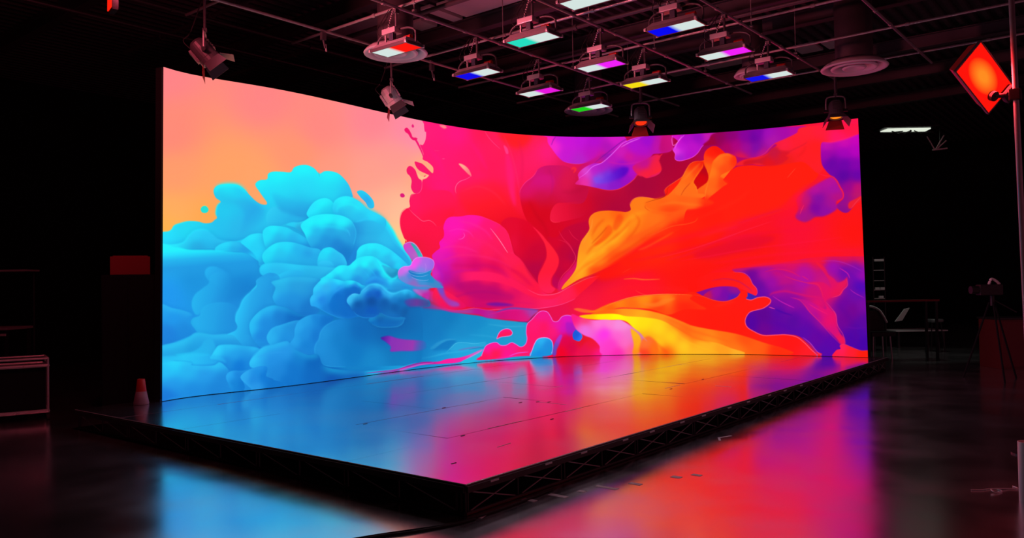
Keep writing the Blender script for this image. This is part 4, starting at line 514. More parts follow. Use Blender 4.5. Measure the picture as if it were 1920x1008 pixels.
# ------------------------------------------------------------------ materials (all procedural)
def mat(name, base, rough=.5, metal=0, spec=.5, noise=0, nscale=8, emit=None, estr=1, bump=0, bscale=40, coat=0):
    m = bpy.data.materials.new(name); m.use_nodes = True; nt = m.node_tree; b = nt.nodes['Principled BSDF']
    b.inputs['Base Color'].default_value = (*base, 1); b.inputs['Roughness'].default_value = rough
    b.inputs['Metallic'].default_value = metal; b.inputs['Specular IOR Level'].default_value = spec
    b.inputs['Coat Weight'].default_value = coat
    if emit: b.inputs['Emission Color'].default_value = (*emit, 1); b.inputs['Emission Strength'].default_value = estr
    tc = nt.nodes.new('ShaderNodeTexCoord')
    if noise:
        n = nt.nodes.new('ShaderNodeTexNoise'); n.inputs['Scale'].default_value = nscale; n.inputs['Detail'].default_value = 6
        nt.links.new(tc.outputs['Object'], n.inputs['Vector'])
        r = nt.nodes.new('ShaderNodeMapRange'); r.inputs['From Min'].default_value = .3; r.inputs['From Max'].default_value = .7
        r.inputs['To Min'].default_value = max(.02, rough - noise); r.inputs['To Max'].default_value = min(1, rough + noise)
        nt.links.new(n.outputs['Fac'], r.inputs['Value']); nt.links.new(r.outputs['Result'], b.inputs['Roughness'])
    if bump:
        n = nt.nodes.new('ShaderNodeTexNoise'); n.inputs['Scale'].default_value = bscale; n.inputs['Detail'].default_value = 4
        nt.links.new(tc.outputs['Object'], n.inputs['Vector'])
        bp = nt.nodes.new('ShaderNodeBump'); bp.inputs['Strength'].default_value = bump; bp.inputs['Distance'].default_value = .01
        nt.links.new(n.outputs['Fac'], bp.inputs['Height']); nt.links.new(bp.outputs['Normal'], b.inputs['Normal'])
    return m

M = dict(
    floor=mat('sealed_studio_floor', (.86, .86, .89), .21, .97, noise=.05, nscale=1.3),
    deck=mat('satin_deck_board', (.67, .67, .70), .19, .98, noise=.035, nscale=1.1),
    deck_edge=mat('deck_edge_trim', (.30, .30, .32), .35, .8),
    seam=mat('seam_shadow_gap', (.06, .06, .07), .5),
    black=mat('black_drape', (.012, .012, .014), .95, 0, .15, bump=.3),
    blackm=mat('black_powder_coat', (.02, .02, .022), .45, .2, noise=.1),
    steel=mat('dull_steel_tube', (.45, .42, .42), .4, .4, noise=.1, nscale=20),
    truss=mat('dark_truss_tube', (.06, .055, .055), .4, .6),
    pipe=mat('grid_pipe', (.42, .39, .39), .4, .5, noise=.12, nscale=14),
    ceil=mat('dark_corrugated_ceiling', (.065, .055, .06), .5, .2, noise=.1),
    beam=mat('painted_ceiling_beam', (.12, .10, .11), .5, .3),
    tile=mat('grey_acoustic_panel', (.7, .64, .65), .8, noise=.1),
    duct=mat('white_diffuser_paint', (.85, .82, .82), .5),
    body=mat('grey_fixture_housing', (.62, .6, .62), .4, .3),
    bodyd=mat('dark_fixture_housing', (.13, .12, .13), .4, .3),
    blue=mat('blue_grey_connector', (.05, .06, .10), .4),
    alu=mat('brushed_aluminium', (.7, .68, .67), .35, .35, noise=.1, nscale=20),
    white=mat('white_plastic', (.75, .75, .74), .45),
    tape=mat('white_tape', (.9, .9, .9), .5),
    redc=mat('red_cone_plastic', (.5, .02, .015), .45),
    redd=mat('red_fabric_case', (.3, .01, .02), .7),
    rubber=mat('black_rubber', (.015, .015, .015), .7),
    red=mat('red_metal_and_glow', (.6, .03, .02), .4, .3),
    wood=mat('dark_wood_counter', (.10, .06, .05), .4, noise=.1),
    cabc=mat('dark_red_cabinet', (.12, .01, .012), .5),
)

def emis(name, nodes):  # nodes(nt, texcoord) -> colour socket, strength
    m = bpy.data.materials.new(name); m.use_nodes = True; nt = m.node_tree
    b = nt.nodes['Principled BSDF']; b.inputs['Base Color'].default_value = (.01, .01, .01, 1); b.inputs['Roughness'].default_value = .5; b.inputs['Specular IOR Level'].default_value = 0
    s, k = nodes(nt, nt.nodes.new('ShaderNodeTexCoord')); nt.links.new(s, b.inputs['Emission Color']); b.inputs['Emission Strength'].default_value = k
    return m

def lin(h): return tuple((c / 12.92 if c <= .04045 else ((c + .055) / 1.055) ** 2.4) for c in (int(h[i:i + 2], 16) / 255 for i in (0, 2, 4)))

def split_face(left, right_, k=1.):   # two-zone LED face: left colour blends into right colour half way along local Y
    def f(nt, tc):
        sp = nt.nodes.new('ShaderNodeSeparateXYZ'); nt.links.new(tc.outputs['Object'], sp.inputs[0])
        r = nt.nodes.new('ShaderNodeValToRGB'); e = r.color_ramp.elements
        mp = nt.nodes.new('ShaderNodeMapRange'); mp.inputs['From Min'].default_value = .32; mp.inputs['From Max'].default_value = -.32
        nt.links.new(sp.outputs['Y'], mp.inputs['Value']); nt.links.new(mp.outputs['Result'], r.inputs['Fac'])
        e[0].position = .43; e[0].color = (*lin(left), 1); e[1].position = .55; e[1].color = (*lin(right_), 1)
        return r.outputs['Color'], k
    return f

def hot_gel(c_mid, c_edge, k):
    def f(nt, tc):
        mp = nt.nodes.new('ShaderNodeMapping'); mp.inputs['Scale'].default_value = (4.0, 8.5, 1); mp.inputs['Location'].default_value = (.12, 0, 0)
        g = nt.nodes.new('ShaderNodeTexGradient'); g.gradient_type = 'SPHERICAL'
        nt.links.new(tc.outputs['Object'], mp.inputs[0]); nt.links.new(mp.outputs[0], g.inputs[0])
        r = nt.nodes.new('ShaderNodeValToRGB'); e = r.color_ramp.elements
        e[0].position = .02; e[0].color = (*lin(c_edge), 1); e[1].position = .75; e[1].color = (*lin(c_mid), 1)
        nt.links.new(g.outputs['Color'], r.inputs['Fac']); return r.outputs['Color'], k
    return f

def plain(c, k):
    def f(nt, tc):
        v = nt.nodes.new('ShaderNodeRGB'); v.outputs[0].default_value = (*lin(c), 1); return v.outputs[0], k
    return f

# ------------------------------------------------------------------ mesh helpers
def bm_new(): return bmesh.new()

def box(bm, c, s, rot=None, bev=0):
    r = bmesh.ops.create_cube(bm, size=1); vs_ = r['verts']
    mt = Matrix.Translation(c) @ (rot.to_4x4() if rot else Matrix.Identity(4)) @ Matrix.Diagonal((*s, 1))
    bmesh.ops.transform(bm, matrix=mt, verts=vs_)
    if bev:
        es = list({e for v in vs_ for e in v.link_edges})
        bmesh.ops.bevel(bm, geom=es, offset=bev, segments=2, affect='EDGES', profile=.7)

def tube(bm, a, b, r, seg=10, r2=None):
    a, b = Vector(a), Vector(b); d = b - a
    if d.length < 1e-6: return
    q = d.to_track_quat('Z', 'Y').to_matrix().to_4x4()
    bmesh.ops.create_cone(bm, cap_ends=True, segments=seg, radius1=r, radius2=r if r2 is None else r2, depth=d.length,
                          matrix=Matrix.Translation((a + b) / 2) @ q)

def path(bm, pts, r, seg=6):
    pts = [Vector(p) for p in pts]; rings = []
    for i, p in enumerate(pts):
        d = (pts[min(i + 1, len(pts) - 1)] - pts[max(i - 1, 0)]).normalized()
        up = Vector((0, 0, 1)) if abs(d.z) < .9 else Vector((1, 0, 0)); s = d.cross(up).normalized(); t = s.cross(d)
        rings.append([bm.verts.new(p + (s * math.cos(k * 2 * math.pi / seg) + t * math.sin(k * 2 * math.pi / seg)) * r) for k in range(seg)])
    for i in range(len(rings) - 1):
        for k in range(seg): bm.faces.new((rings[i][k], rings[i][(k + 1) % seg], rings[i + 1][(k + 1) % seg], rings[i + 1][k]))
    bm.faces.new(rings[0][::-1]); bm.faces.new(rings[-1])

def smooth_pts(p, n=6):
    out = []; m = len(p); p = [Vector(q) for q in p]
    for i in range(m - 1):
        a, b, c, d = p[max(i - 1, 0)], p[i], p[i + 1], p[min(i + 2, m - 1)]
        for k in range(n):
            t = k / n; out.append(.5 * (2 * b + (c - a) * t + (2 * a - 5 * b + 4 * c - d) * t * t + (3 * b - a - 3 * c + d) * t ** 3))
    return out + [p[-1]]

def lathe(bm, prof, c=(0, 0, 0), seg=40):
    c = Vector(c); rings = []
    for r, z in prof:
        rings.append([bm.verts.new(c + Vector((r * math.cos(k * 2 * math.pi / seg), r * math.sin(k * 2 * math.pi / seg), z))) for k in range(seg)])
    for i in range(len(rings) - 1):
        for k in range(seg):
            bm.faces.new((rings[i][k], rings[i][(k + 1) % seg], rings[i + 1][(k + 1) % seg], rings[i + 1][k]))
    return rings

def quad_slab(bm, pts, th, nrm):   # slab from a 4+ point outline
    n = Vector(nrm) * th
    a = [bm.verts.new(Vector(p)) for p in pts]; b = [bm.verts.new(Vector(p) + n) for p in pts]; k = len(a)
    bm.faces.new(a); bm.faces.new(b[::-1])
    for i in range(k): bm.faces.new((a[i], b[i], b[(i + 1) % k], a[(i + 1) % k]))

def obj(name, bm, m, parent=None, smooth=False, loc=None):
    bmesh.ops.recalc_face_normals(bm, faces=bm.faces)
    me = bpy.data.meshes.new(name); bm.to_mesh(me); bm.free()
    if smooth:
        for p in me.polygons: p.use_smooth = True
    me.materials.append(m)
    o = bpy.data.objects.new(name, me); COL.objects.link(o)
    if parent: o.parent = parent
    if loc: o.location = loc
    return o

def tag(o, label, cat, group=None, kind=None):
    o['label'] = label; o['category'] = cat
    if group: o['group'] = group
    if kind: o['kind'] = kind
    return o

def thing(name, label, cat, loc=(0, 0, 0), rot=(0, 0, 0), group=None):
    o = bpy.data.objects.new(name, None); COL.objects.link(o); o.empty_display_size = .1
    o.location = loc; o.rotation_euler = rot
    return tag(o, label, cat, group)

def struct(name, bm, m):
    o = obj(name, bm, m); o['kind'] = 'structure'; return o

def dup(root, loc=None, rot=None, label=None):
    def cp(o, par):
        c = o.copy(); COL.objects.link(c)
        if par: c.parent = par; c.matrix_parent_inverse = o.matrix_parent_inverse
        for ch in kids.get(o.name, []): cp(ch, c)
        return c
    kids = {}
    for o in list(COL.objects):
        if o.parent: kids.setdefault(o.parent.name, []).append(o)
    r = cp(root, None)
    if loc is not None: r.location = loc
    if rot is not None: r.rotation_euler = rot
    if label: r['label'] = label
    return r

# ------------------------------------------------------------------ setting
H_DECK = .22; CEIL = 6.05
bm = bm_new(); box(bm, (8, 2, -.05), (36, 26, .1)); struct('floor', bm, M['floor'])
# corrugated metal ceiling deck: ridges run along X
bm = bm_new(); x0, x1, y = -10, 26, -11.; prof = []
while y < 15:
    prof += [(y, CEIL), (y + .07, CEIL), (y + .10, CEIL + .07), (y + .17, CEIL + .07)]; y += .20
a = [bm.verts.new((x0, p[0], p[1])) for p in prof]; b = [bm.verts.new((x1, p[0], p[1])) for p in prof]
for i in range(len(prof) - 1): bm.faces.new((a[i], a[i + 1], b[i + 1], b[i]))
c0 = [bm.verts.new((x0, -11, CEIL + .2)), bm.verts.new((x1, -11, CEIL + .2)), bm.verts.new((x1, 15, CEIL + .2)), bm.verts.new((x0, 15, CEIL + .2))]
bm.faces.new(c0); struct('ceiling', bm, M['ceil'])
bm = bm_new(); box(bm, (8, 15.05, 3.1), (36, .1, 6.2)); struct('wall_back', bm, M['black'])
bm = bm_new(); box(bm, (26.05, 2, 3.1), (.1, 26, 6.2)); struct('wall_right', bm, M['black'])
bm = bm_new(); box(bm, (-10.05, 2, 3.1), (.1, 26, 6.2)); struct('wall_left', bm, M['black'])

# ------------------------------------------------------------------ LED wall
def wall_texture():
    H, W = 832, 2560
    xb, yb, xt, yt = (np.array([r[i] for r in WALL]) for i in (4, 5, 6, 7))
    k = np.linspace(0, 1, len(WALL)); u = (np.arange(W) + .5) / W; v = ((np.arange(H) + .5) / H)[:, None]
    X = np.interp(u, k, xb) * (1 - v) + np.interp(u, k, xt) * v; Y = np.interp(u, k, yb) * (1 - v) + np.interp(u, k, yt) * v
    fx = np.clip((X - AX0) * AS - .5, 0, AW - 1.01); fy = np.clip((Y - AY0) * AS - .5, 0, AH - 1.01)
    ix, iy = fx.astype(int), fy.astype(int); fx, fy = (fx - ix)[..., None], (fy - iy)[..., None]
    T = (CAN[iy, ix] * (1 - fx) + CAN[iy, ix + 1] * fx) * (1 - fy) + (CAN[iy + 1, ix] * (1 - fx) + CAN[iy + 1, ix + 1] * fx) * fy
    im = bpy.data.images.new('led_wall_picture', W, H, alpha=False, float_buffer=False)
    px = np.ones((H, W, 4), np.float32); px[..., :3] = T
    im.pixels.foreach_set(px.ravel()); im.update(); im.pack()
    return im

def led_material():
    m = bpy.data.materials.new('led_screen_picture'); m.use_nodes = True; nt = m.node_tree
    b = nt.nodes['Principled BSDF']; b.inputs['Base Color'].default_value = (.01, .01, .01, 1); b.inputs['Roughness'].default_value = .7
    b.inputs['Specular IOR Level'].default_value = .1
    t = nt.nodes.new('ShaderNodeTexImage'); t.image = wall_texture(); t.interpolation = 'Linear'; t.extension = 'EXTEND'
    uv = nt.nodes.new('ShaderNodeUVMap'); uv.uv_map = 'screen'; nt.links.new(uv.outputs[0], t.inputs[0])
    nt.links.new(t.outputs[0], b.inputs['Emission Color']); b.inputs['Emission Strength'].default_value = LED
    return m

ZB, ZT = .245, 4.245; LED = 1.0
led = thing('led_video_wall', 'huge curved LED video wall glowing with blue clouds, pink, orange and violet paint swirls', 'video wall', (WALL[0][0], WALL[0][1], H_DECK))
off = Vector(led.location)
me = bpy.data.meshes.new('screen'); n = len(WALL); rows = 2
vv = [Vector((r[0], r[1], H_DECK + .006)) - off for r in WALL] + [Vector((r[2], r[3], ZT)) - off for r in WALL]
ff = [(i, n + i, n + i + 1, i + 1)[::-1] for i in range(n - 1)]
me.from_pydata([tuple(q) for q in vv], [], ff); uvl = me.uv_layers.new(name='screen')
for p in me.polygons:
    for li in p.loop_indices:
        vi = me.loops[li].vertex_index; uvl.data[li].uv = ((vi % n) / (n - 1), 1. if vi >= n else -(ZB - H_DECK - .006) / (ZT - ZB))
me.materials.append(led_material()); scr = bpy.data.objects.new('screen', me); COL.objects.link(scr); scr.parent = led
# cabinet body behind the screen skin, with depth
def wall_normal(i):
    a, b = WALL[max(i - 1, 0)], WALL[min(i + 1, n - 1)]; d = Vector((b[0] - a[0], b[1] - a[1], 0)).normalized(); return Vector((-d.y, d.x, 0))
bm = bm_new(); rings = []
for i, r in enumerate(WALL):
    nn = wall_normal(i); B_, T_ = Vector((r[0], r[1], ZB)) - off + nn * .004, Vector((r[2], r[3], ZT)) - off + nn * .004
    B_ += nn * .028; T_ += nn * .028
    rings.append([bm.verts.new(q) for q in (B_, T_, T_ + nn * .09, B_ + nn * .09)])
for i in range(n - 1):
    for k in range(4): bm.faces.new((rings[i][k], rings[i][(k + 1) % 4], rings[i + 1][(k + 1) % 4], rings[i + 1][k]))
bm.faces.new(rings[0]); bm.faces.new(rings[-1][::-1]); obj('cabinet_frame', bm, M['black'], led)
bm = bm_new()
for i in range(0, n - 1):
    nn = wall_normal(i); n2 = wall_normal(i + 1); a, b = Vector((WALL[i][0], WALL[i][1], 0)), Vector((WALL[i + 1][0], WALL[i + 1][1], 0)); lo = H_DECK + .001 - off.z; hi = ZB - off.z
    a.z = b.z = 0; a -= Vector((off.x, off.y, 0)); b -= Vector((off.x, off.y, 0))
    q = [a + nn * .035, b + n2 * .035, b + n2 * .11, a + nn * .11]
    lo_ = [bm.verts.new(Vector((p.x, p.y, lo))) for p in q]; hi_ = [bm.verts.new(Vector((p.x, p.y, hi))) for p in q]
    for k in range(4): bm.faces.new((lo_[k], lo_[(k + 1) % 4], hi_[(k + 1) % 4], hi_[k]))
obj('base_rail', bm, M['blackm'], led)

# ------------------------------------------------------------------ stage platform: frame modules + deck boards
SX, SY = 10.45, 5.95
deck = thing('stage_platform', 'low black stage platform with satin deck boards on open truss frames', 'stage', (0, 0, 0))
mod = 1.11; th = .022
xs = [i * mod for i in range(10)] + [SX]
ys = [0, 1.22, 2.44, 3.66, 4.88, SY]
random.seed(4)
k = 0
for j in range(len(ys) - 1):
    step = 2; start = 0 if j % 2 == 0 else -1
    i = start
    while i < len(xs) - 1:
        a, b = max(i, 0), min(i + step, len(xs) - 1)
        bm = bm_new(); g = .0022
        cx, cy = (xs[a] + xs[b]) / 2, (ys[j] + ys[j + 1]) / 2
        box(bm, (cx, cy, H_DECK - th / 2 - random.random() * .0008), (xs[b] - xs[a] - g, ys[j + 1] - ys[j] - g, th), Matrix.Rotation(random.uniform(-.0022, .0022), 3, 'X') @ Matrix.Rotation(random.uniform(-.0012, .0012), 3, 'Y'))
        obj('deck_board', bm, M['deck'], deck); i += step
bm = bm_new(); box(bm, (SX / 2, -.012, H_DECK - .034), (SX, .02, .04)); box(bm, (SX / 2, SY + .012, H_DECK - .034), (SX, .02, .04))
box(bm, (-.012, SY / 2, H_DECK - .034), (.02, SY, .04)); box(bm, (SX + .012, SY / 2, H_DECK - .034), (.02, SY, .04)); obj('edge_fascia', bm, M['truss'], deck)
bm = bm_new()   # thin bright aluminium lip that catches the light
for a_, b_ in (((0, -.002, H_DECK - .003), (SX, -.002, H_DECK - .003)), ((-.002, 0, H_DECK - .003), (-.002, SY, H_DECK - .003))): tube(bm, a_, b_, .0035, 6)
obj('edge_lip', bm, M['alu'], deck)
def truss_side(p0, dvec, L, step, both, inset):
    """posts, chords and diagonals of one open side of the platform"""
    d = Vector(dvec); nrm = Vector((-d.y, d.x, 0)) * inset; P = Vector(p0) + nrm
    bm = bm_new(); top, bot = H_DECK - .062, .014
    for z in (top, bot): tube(bm, P + zup * z, P + d * L + zup * z, .014, 8)
    t = 0; i = 0
    while t < L + .01:
        for e in ((0,) if i % 2 else (-.022, .022)):
            q = P + d * min(max(t + e, .0), L); tube(bm, q + zup * .01, q + zup * (H_DECK - .04), .0085, 8)
        t += step; i += 1
    o = obj('truss_frame', bm, M['truss'], deck)
    bm = bm_new(); t = 0
    while t < L - .3:
        a_, b_ = P + d * (t + .05), P + d * min(t + step - .03, L); s_ = nrm.normalized() * .016
        tube(bm, a_ + zup * (top - .005) + s_, b_ + zup * (bot + .012) + s_, .005, 6)
        if both: tube(bm, a_ + zup * (bot + .012) - s_ * .4, b_ + zup * (top - .012) - s_ * .4, .005, 6)
        t += step
    obj('truss_brace', bm, M['steel'], deck)
truss_side((.03, .03, 0), (1, 0, 0), SX - .06, .555, True, 0)
truss_side((.03, SY - .03, 0), (0, -1, 0), SY - .06, .583, False, .0)
truss_side((SX - .03, .03, 0), (0, 1, 0), SY - .06, .583, False, .0)
for i in range(1, 10, 2):
    for j in range(1, 5, 2): bm = bm_new(); tube(bm, (xs[i], ys[j], 0), (xs[i], ys[j], H_DECK - .024), .02, 8); obj('inner_leg', bm, M['truss'], deck)
bm = bm_new(); box(bm, (SX / 2, .9, .1), (SX - .8, .01, .19)); box(bm, (.9, SY / 2, .1), (.01, SY - 2.4, .19)); obj('blackout_skirt', bm, M['black'], deck)
# bolt plates, then pale strips for scuffs and painted-on seam highlights
for x_, y_ in ((1.27, 1.19), (3.25, 1.87), (3.1, 2.0), (3.3, 1.75), (4.99, 1.13), (2.4, 1.05), (6.1, 1.24), (2.35, 2.46), (1.2, 2.4), (.42, .5)):
    bm = bm_new(); box(bm, (x_, y_, H_DECK + .0014), (.05, .012, .002)); obj('joint_plate', bm, M['blackm'], deck)
for x_, y_, l_, a_ in ((1.9, 1.23, .5, 0), (3.0, 1.21, .3, 0), (3.24, 1.68, .42, 1.57), (4.3, 2.45, .5, 0), (2.8, 2.43, .35, 0), (5.2, 1.22, .4, 0), (6.2, 2.44, .4, 0), (1.15, .62, .2, .1), (5.55, .7, .22, 1.5)):
    bm = bm_new(); box(bm, (0, 0, H_DECK + .0012), (l_, .004, .0012)); o = obj('scuff_and_highlight', bm, M['tape'], deck, loc=(x_, y_, 0)); o.rotation_euler = (0, 0, a_)
# pale edge labels on the fascia
tp = None
for i, x_ in enumerate((.27, .89, 1.36, 1.99, 2.45, 3.03, 3.49, 4.10, 4.60, 5.21, 5.71, 6.27)):
    bm = bm_new(); box(bm, (x_, -.0245, H_DECK - .022), (.085, .004, .012)); obj('edge_tape', bm, M['tape'], deck)

# floor tape marks
word = ['nearest the stage corner', 'second from the stage corner', 'third from the stage corner', 'small square, fourth from the stage corner', 'widest of the row', 'sixth from the stage corner', 'seventh from the stage corner', 'farthest of the row']
for i, (x_, y_, l_, w_, a_) in enumerate(((.09, -.06, .09, .035, .3), (.59, -.07, .05, .11, .0), (.80, -.17, .05, .15, .0), (1.0, -.24, .05, .06, .0), (1.2, -.33, .05, .19, .0), (1.42, -.45, .05, .1, .0), (1.79, -.6, .06, .08, .0), (1.94, -.7, .05, .08, .0))):
    bm = bm_new(); box(bm, (0, 0, .001), (l_, w_, .002)); o = obj('tape_mark', bm, M['tape'], loc=(x_, y_, .0)); o.rotation_euler = (0, 0, a_)
    tag(o, 'piece of white floor tape beside the stage, ' + word[i], 'tape', 'floor tape marks')
bm = bm_new(); box(bm, (-.06, 0, .001), (.16, .022, .002), Matrix.Rotation(.5, 3, 'Z')); box(bm, (.08, 0, .001), (.16, .022, .002), Matrix.Rotation(-.35, 3, 'Z'))
tag(obj('tape_chevron', bm, M['tape'], loc=(3.47, -.22, 0)), 'bent white tape mark on the floor beside the long truss side', 'tape')
bm = bm_new(); path(bm, smooth_pts([(-1.2, .42, .009), (-.66, .20, .009), (-.46, .1, .009), (-.21, -.02, .009), (.0, -.06, .009), (.35, -.075, .009), (.9, -.05, .009)]), .008)
path(bm, smooth_pts([(-1.2, .30, .009), (-.66, .17, .009), (-.46, .06, .009), (-.21, -.045, .009), (.0, -.085, .009)]), .008)
tag(obj('power_cable', bm, M['rubber'], smooth=True), 'thin black cable on the floor at the front corner of the stage', 'cable')

# ------------------------------------------------------------------ ceiling grid
def pipe(a, b, r, label, m='pipe', name='grid_pipe', group=None):
    a, b = Vector(a), Vector(b); bm = bm_new(); tube(bm, Vector(), b - a, r, 12)
    nb = int((b - a).length / .75); d = (b - a).normalized()
    for i in range(1, nb):
        if random.random() < .5: tube(bm, d * i * .75, d * (i * .75 + .05), r * 1.45, 10)
    return tag(obj(name, bm, M[m], loc=a), label, 'pipe', group)
GP = 'pipes of the overhead lighting grid'
rown = ['front', 'second', 'third', 'fourth', 'fifth']
for i, y_ in enumerate((-.77, .77, 2.30, 3.80, 5.22)):
    pipe((-1.0, y_, 5.06), (10.6, y_, 5.06), .019, 'long ceiling grid pipe parallel to the stage front, %s row from the camera side' % rown[i], group=GP)
for i, x_ in enumerate((1.45, 3.08, 4.86, 6.62, 8.3, 9.95)):
    pipe((x_, -3.2, 5.099), (x_, 6.1, 5.099), .018, 'cross pipe of the ceiling grid, number %s counted from the left' % ('one', 'two', 'three', 'four', 'five', 'six')[i], group=GP)
for i, y_ in enumerate((6.6, 7.6)):
    pipe((-1.5, y_, 5.3), (12, y_, 5.3), .03, 'dim conduit high behind the video wall, %s one' % ('nearer', 'farther')[i], 'truss', 'ceiling_conduit')
# drop rods that carry the grid
for i, x_ in enumerate((1.7, 3.3, 5.1, 6.9, 8.65)):
    for j, y_ in enumerate((.77, 2.30, 3.80)):
        bm = bm_new(); tube(bm, (0, 0, .025), (0, 0, CEIL - 5.06), .007, 6); box(bm, (0, 0, .04), (.04, .05, .03))
        tag(obj('drop_rod', bm, M['pipe'], loc=(x_, y_, 5.06)), 'thin rod hanging the lighting grid from the ceiling', 'rod', 'drop rods of the lighting grid')
# beams (two flanges + web) across, along Y
def beam(x_, y0, y1, z=5.78, w=.16, h=.22, lab=''):
    bm = bm_new()
    box(bm, (0, 0, 0), (w, y1 - y0, .014)); box(bm, (0, 0, h), (w, y1 - y0, .014)); box(bm, (0, 0, h / 2), (.012, y1 - y0, h))
    return tag(obj('ceiling_beam', bm, M['beam'], loc=(x_, (y0 + y1) / 2, z)), lab, 'beam', 'steel ceiling beams')
for i, x_ in enumerate((1.3, 4.12, 6.05, 8.15, 9.47, 12.3, 14.5, 17)):
    beam(x_, -8, 12, lab='dark red-lit steel ceiling beam, %s from the left' % ('first', 'second', 'third', 'fourth', 'fifth', 'sixth', 'seventh', 'eighth')[i])
for i, x_ in enumerate((2.5, 4.5, 6.6, 7.85)):
    pipe((x_, -7, 5.62), (x_, 10, 5.62), .035, 'thick sprinkler pipe under the ceiling deck, %s from the left' % ('first', 'second', 'third', 'fourth')[i], 'beam', 'sprinkler_pipe', 'sprinkler pipes')
# acoustic panels under the deck
PAN = [([(4.68, 4.79), (4.70, 4.37), (5.38, 3.61), (5.34, 4.85)], 'largest reddish ceiling panel, at the top centre of the grid'),
       ([(4.64, 5.07), (4.70, 4.84), (5.33, 4.93), (5.41, 5.15)], 'narrow ceiling panel just left of the largest one'),
       ([(4.99, 5.49), (5.10, 5.38), (5.37, 5.47), (5.39, 5.85)], 'small pink-lit ceiling panel behind the red and white lamp'),
       ([(4.37, 6.85), (4.53, 5.85), (5.12, 6.61), (5.32, 7.20)], 'brownish ceiling panel left of the red and white lamp'),
       ([(10.58, 3.34), (10.51, 2.40), (10.89, 2.51), (10.94, 3.35)], 'dark red ceiling panel behind the right-hand magenta lamp'),
       ([(10.53, 3.97), (10.57, 3.41), (10.92, 3.56), (10.88, 4.14)], 'dark red ceiling panel right of the yellow and white lamp'),
       ([(10.56, 1.54), (10.71, 1.09), (11.10, 1.20), (11.06, 1.59)], 'dark red ceiling panel left of the large right diffuser'),
       ([(10.61, 1.01), (10.66, .73), (11.13, .88), (11.05, 1.10)], 'small dark red ceiling panel against the duct of the right diffuser')]
for pts_, lab in PAN:
    pts_ = [(-3.91 + (p[0] + 3.91) * 1.059, -3.6 + (p[1] + 3.6) * 1.059) for p in pts_]
    cx = sum(p[0] for p in pts_) / 4; cy = sum(p[1] for p in pts_) / 4
    x_a, x_b, y_a, y_b = min(p[0] for p in pts_) + .02, max(p[0] for p in pts_) - .02, min(p[1] for p in pts_) + .02, max(p[1] for p in pts_) - .1
    bm = bm_new(); quad_slab(bm, [(x_a - cx, y_a - cy, 0), (x_b - cx, y_a - cy, 0), (x_b - cx, y_b - cy, 0), (x_a - cx, y_b - cy, 0)], .05, (0, 0, 1))
    tag(obj('acoustic_panel', bm, M['tile'], loc=(cx, cy, CEIL - .052)), lab, 'ceiling panel', 'acoustic ceiling panels')

# ------------------------------------------------------------------ round air diffusers
def diffuser(x_, y_, z_, r, ztop, lab):
    t = thing('air_diffuser', lab, 'air vent', (x_, y_, z_), group='round ceiling air diffusers')
    bm = bm_new(); lathe(bm, [(r, .0), (r * .985, -.012), (r * .93, -.02), (r * .80, .03), (r * .74, .09), (r * .74, .11), (r * .95, .03), (r, 0)]); obj('outer_cone', bm, M['duct'], t, True)
    bm = bm_new(); lathe(bm, [(r * .70, .0), (r * .68, -.015), (r * .62, -.02), (r * .50, .03), (r * .44, .08), (r * .44, .1), (r * .66, .02), (r * .70, 0)]); obj('middle_cone', bm, M['duct'], t, True)
    bm = bm_new(); lathe(bm, [(r * .36, .0), (r * .34, -.015), (r * .28, -.02), (r * .17, .03), (.001, .05), (.001, .07), (r * .3, .03), (r * .36, 0)]); obj('inner_cone', bm, M['duct'], t, True)
    bm = bm_new(); lathe(bm, [(r * .56, .06), (r * .56, ztop - z_), (r * .54, ztop - z_), (r * .54, .06), (r * .56, .06)]); obj('duct_collar', bm, M['beam'], t, True)
    return t
diffuser(3.73, 4.62, 4.8, .445, CEIL - .005, 'pale round ceiling diffuser directly behind the red and white lamp')
diffuser(8.68, 4.69, 4.8, .457, CEIL - .005, 'purple-lit round diffuser just behind the green and white lamp')
diffuser(9.02, .0, 4.8, .49, CEIL - .005, 'large dim red diffuser on a wide duct at the right of the grid')
diffuser(8.72, 1.5, 4.9, .30, CEIL - .005, 'mostly hidden red-lit diffuser behind the right-hand blue and white lamp')

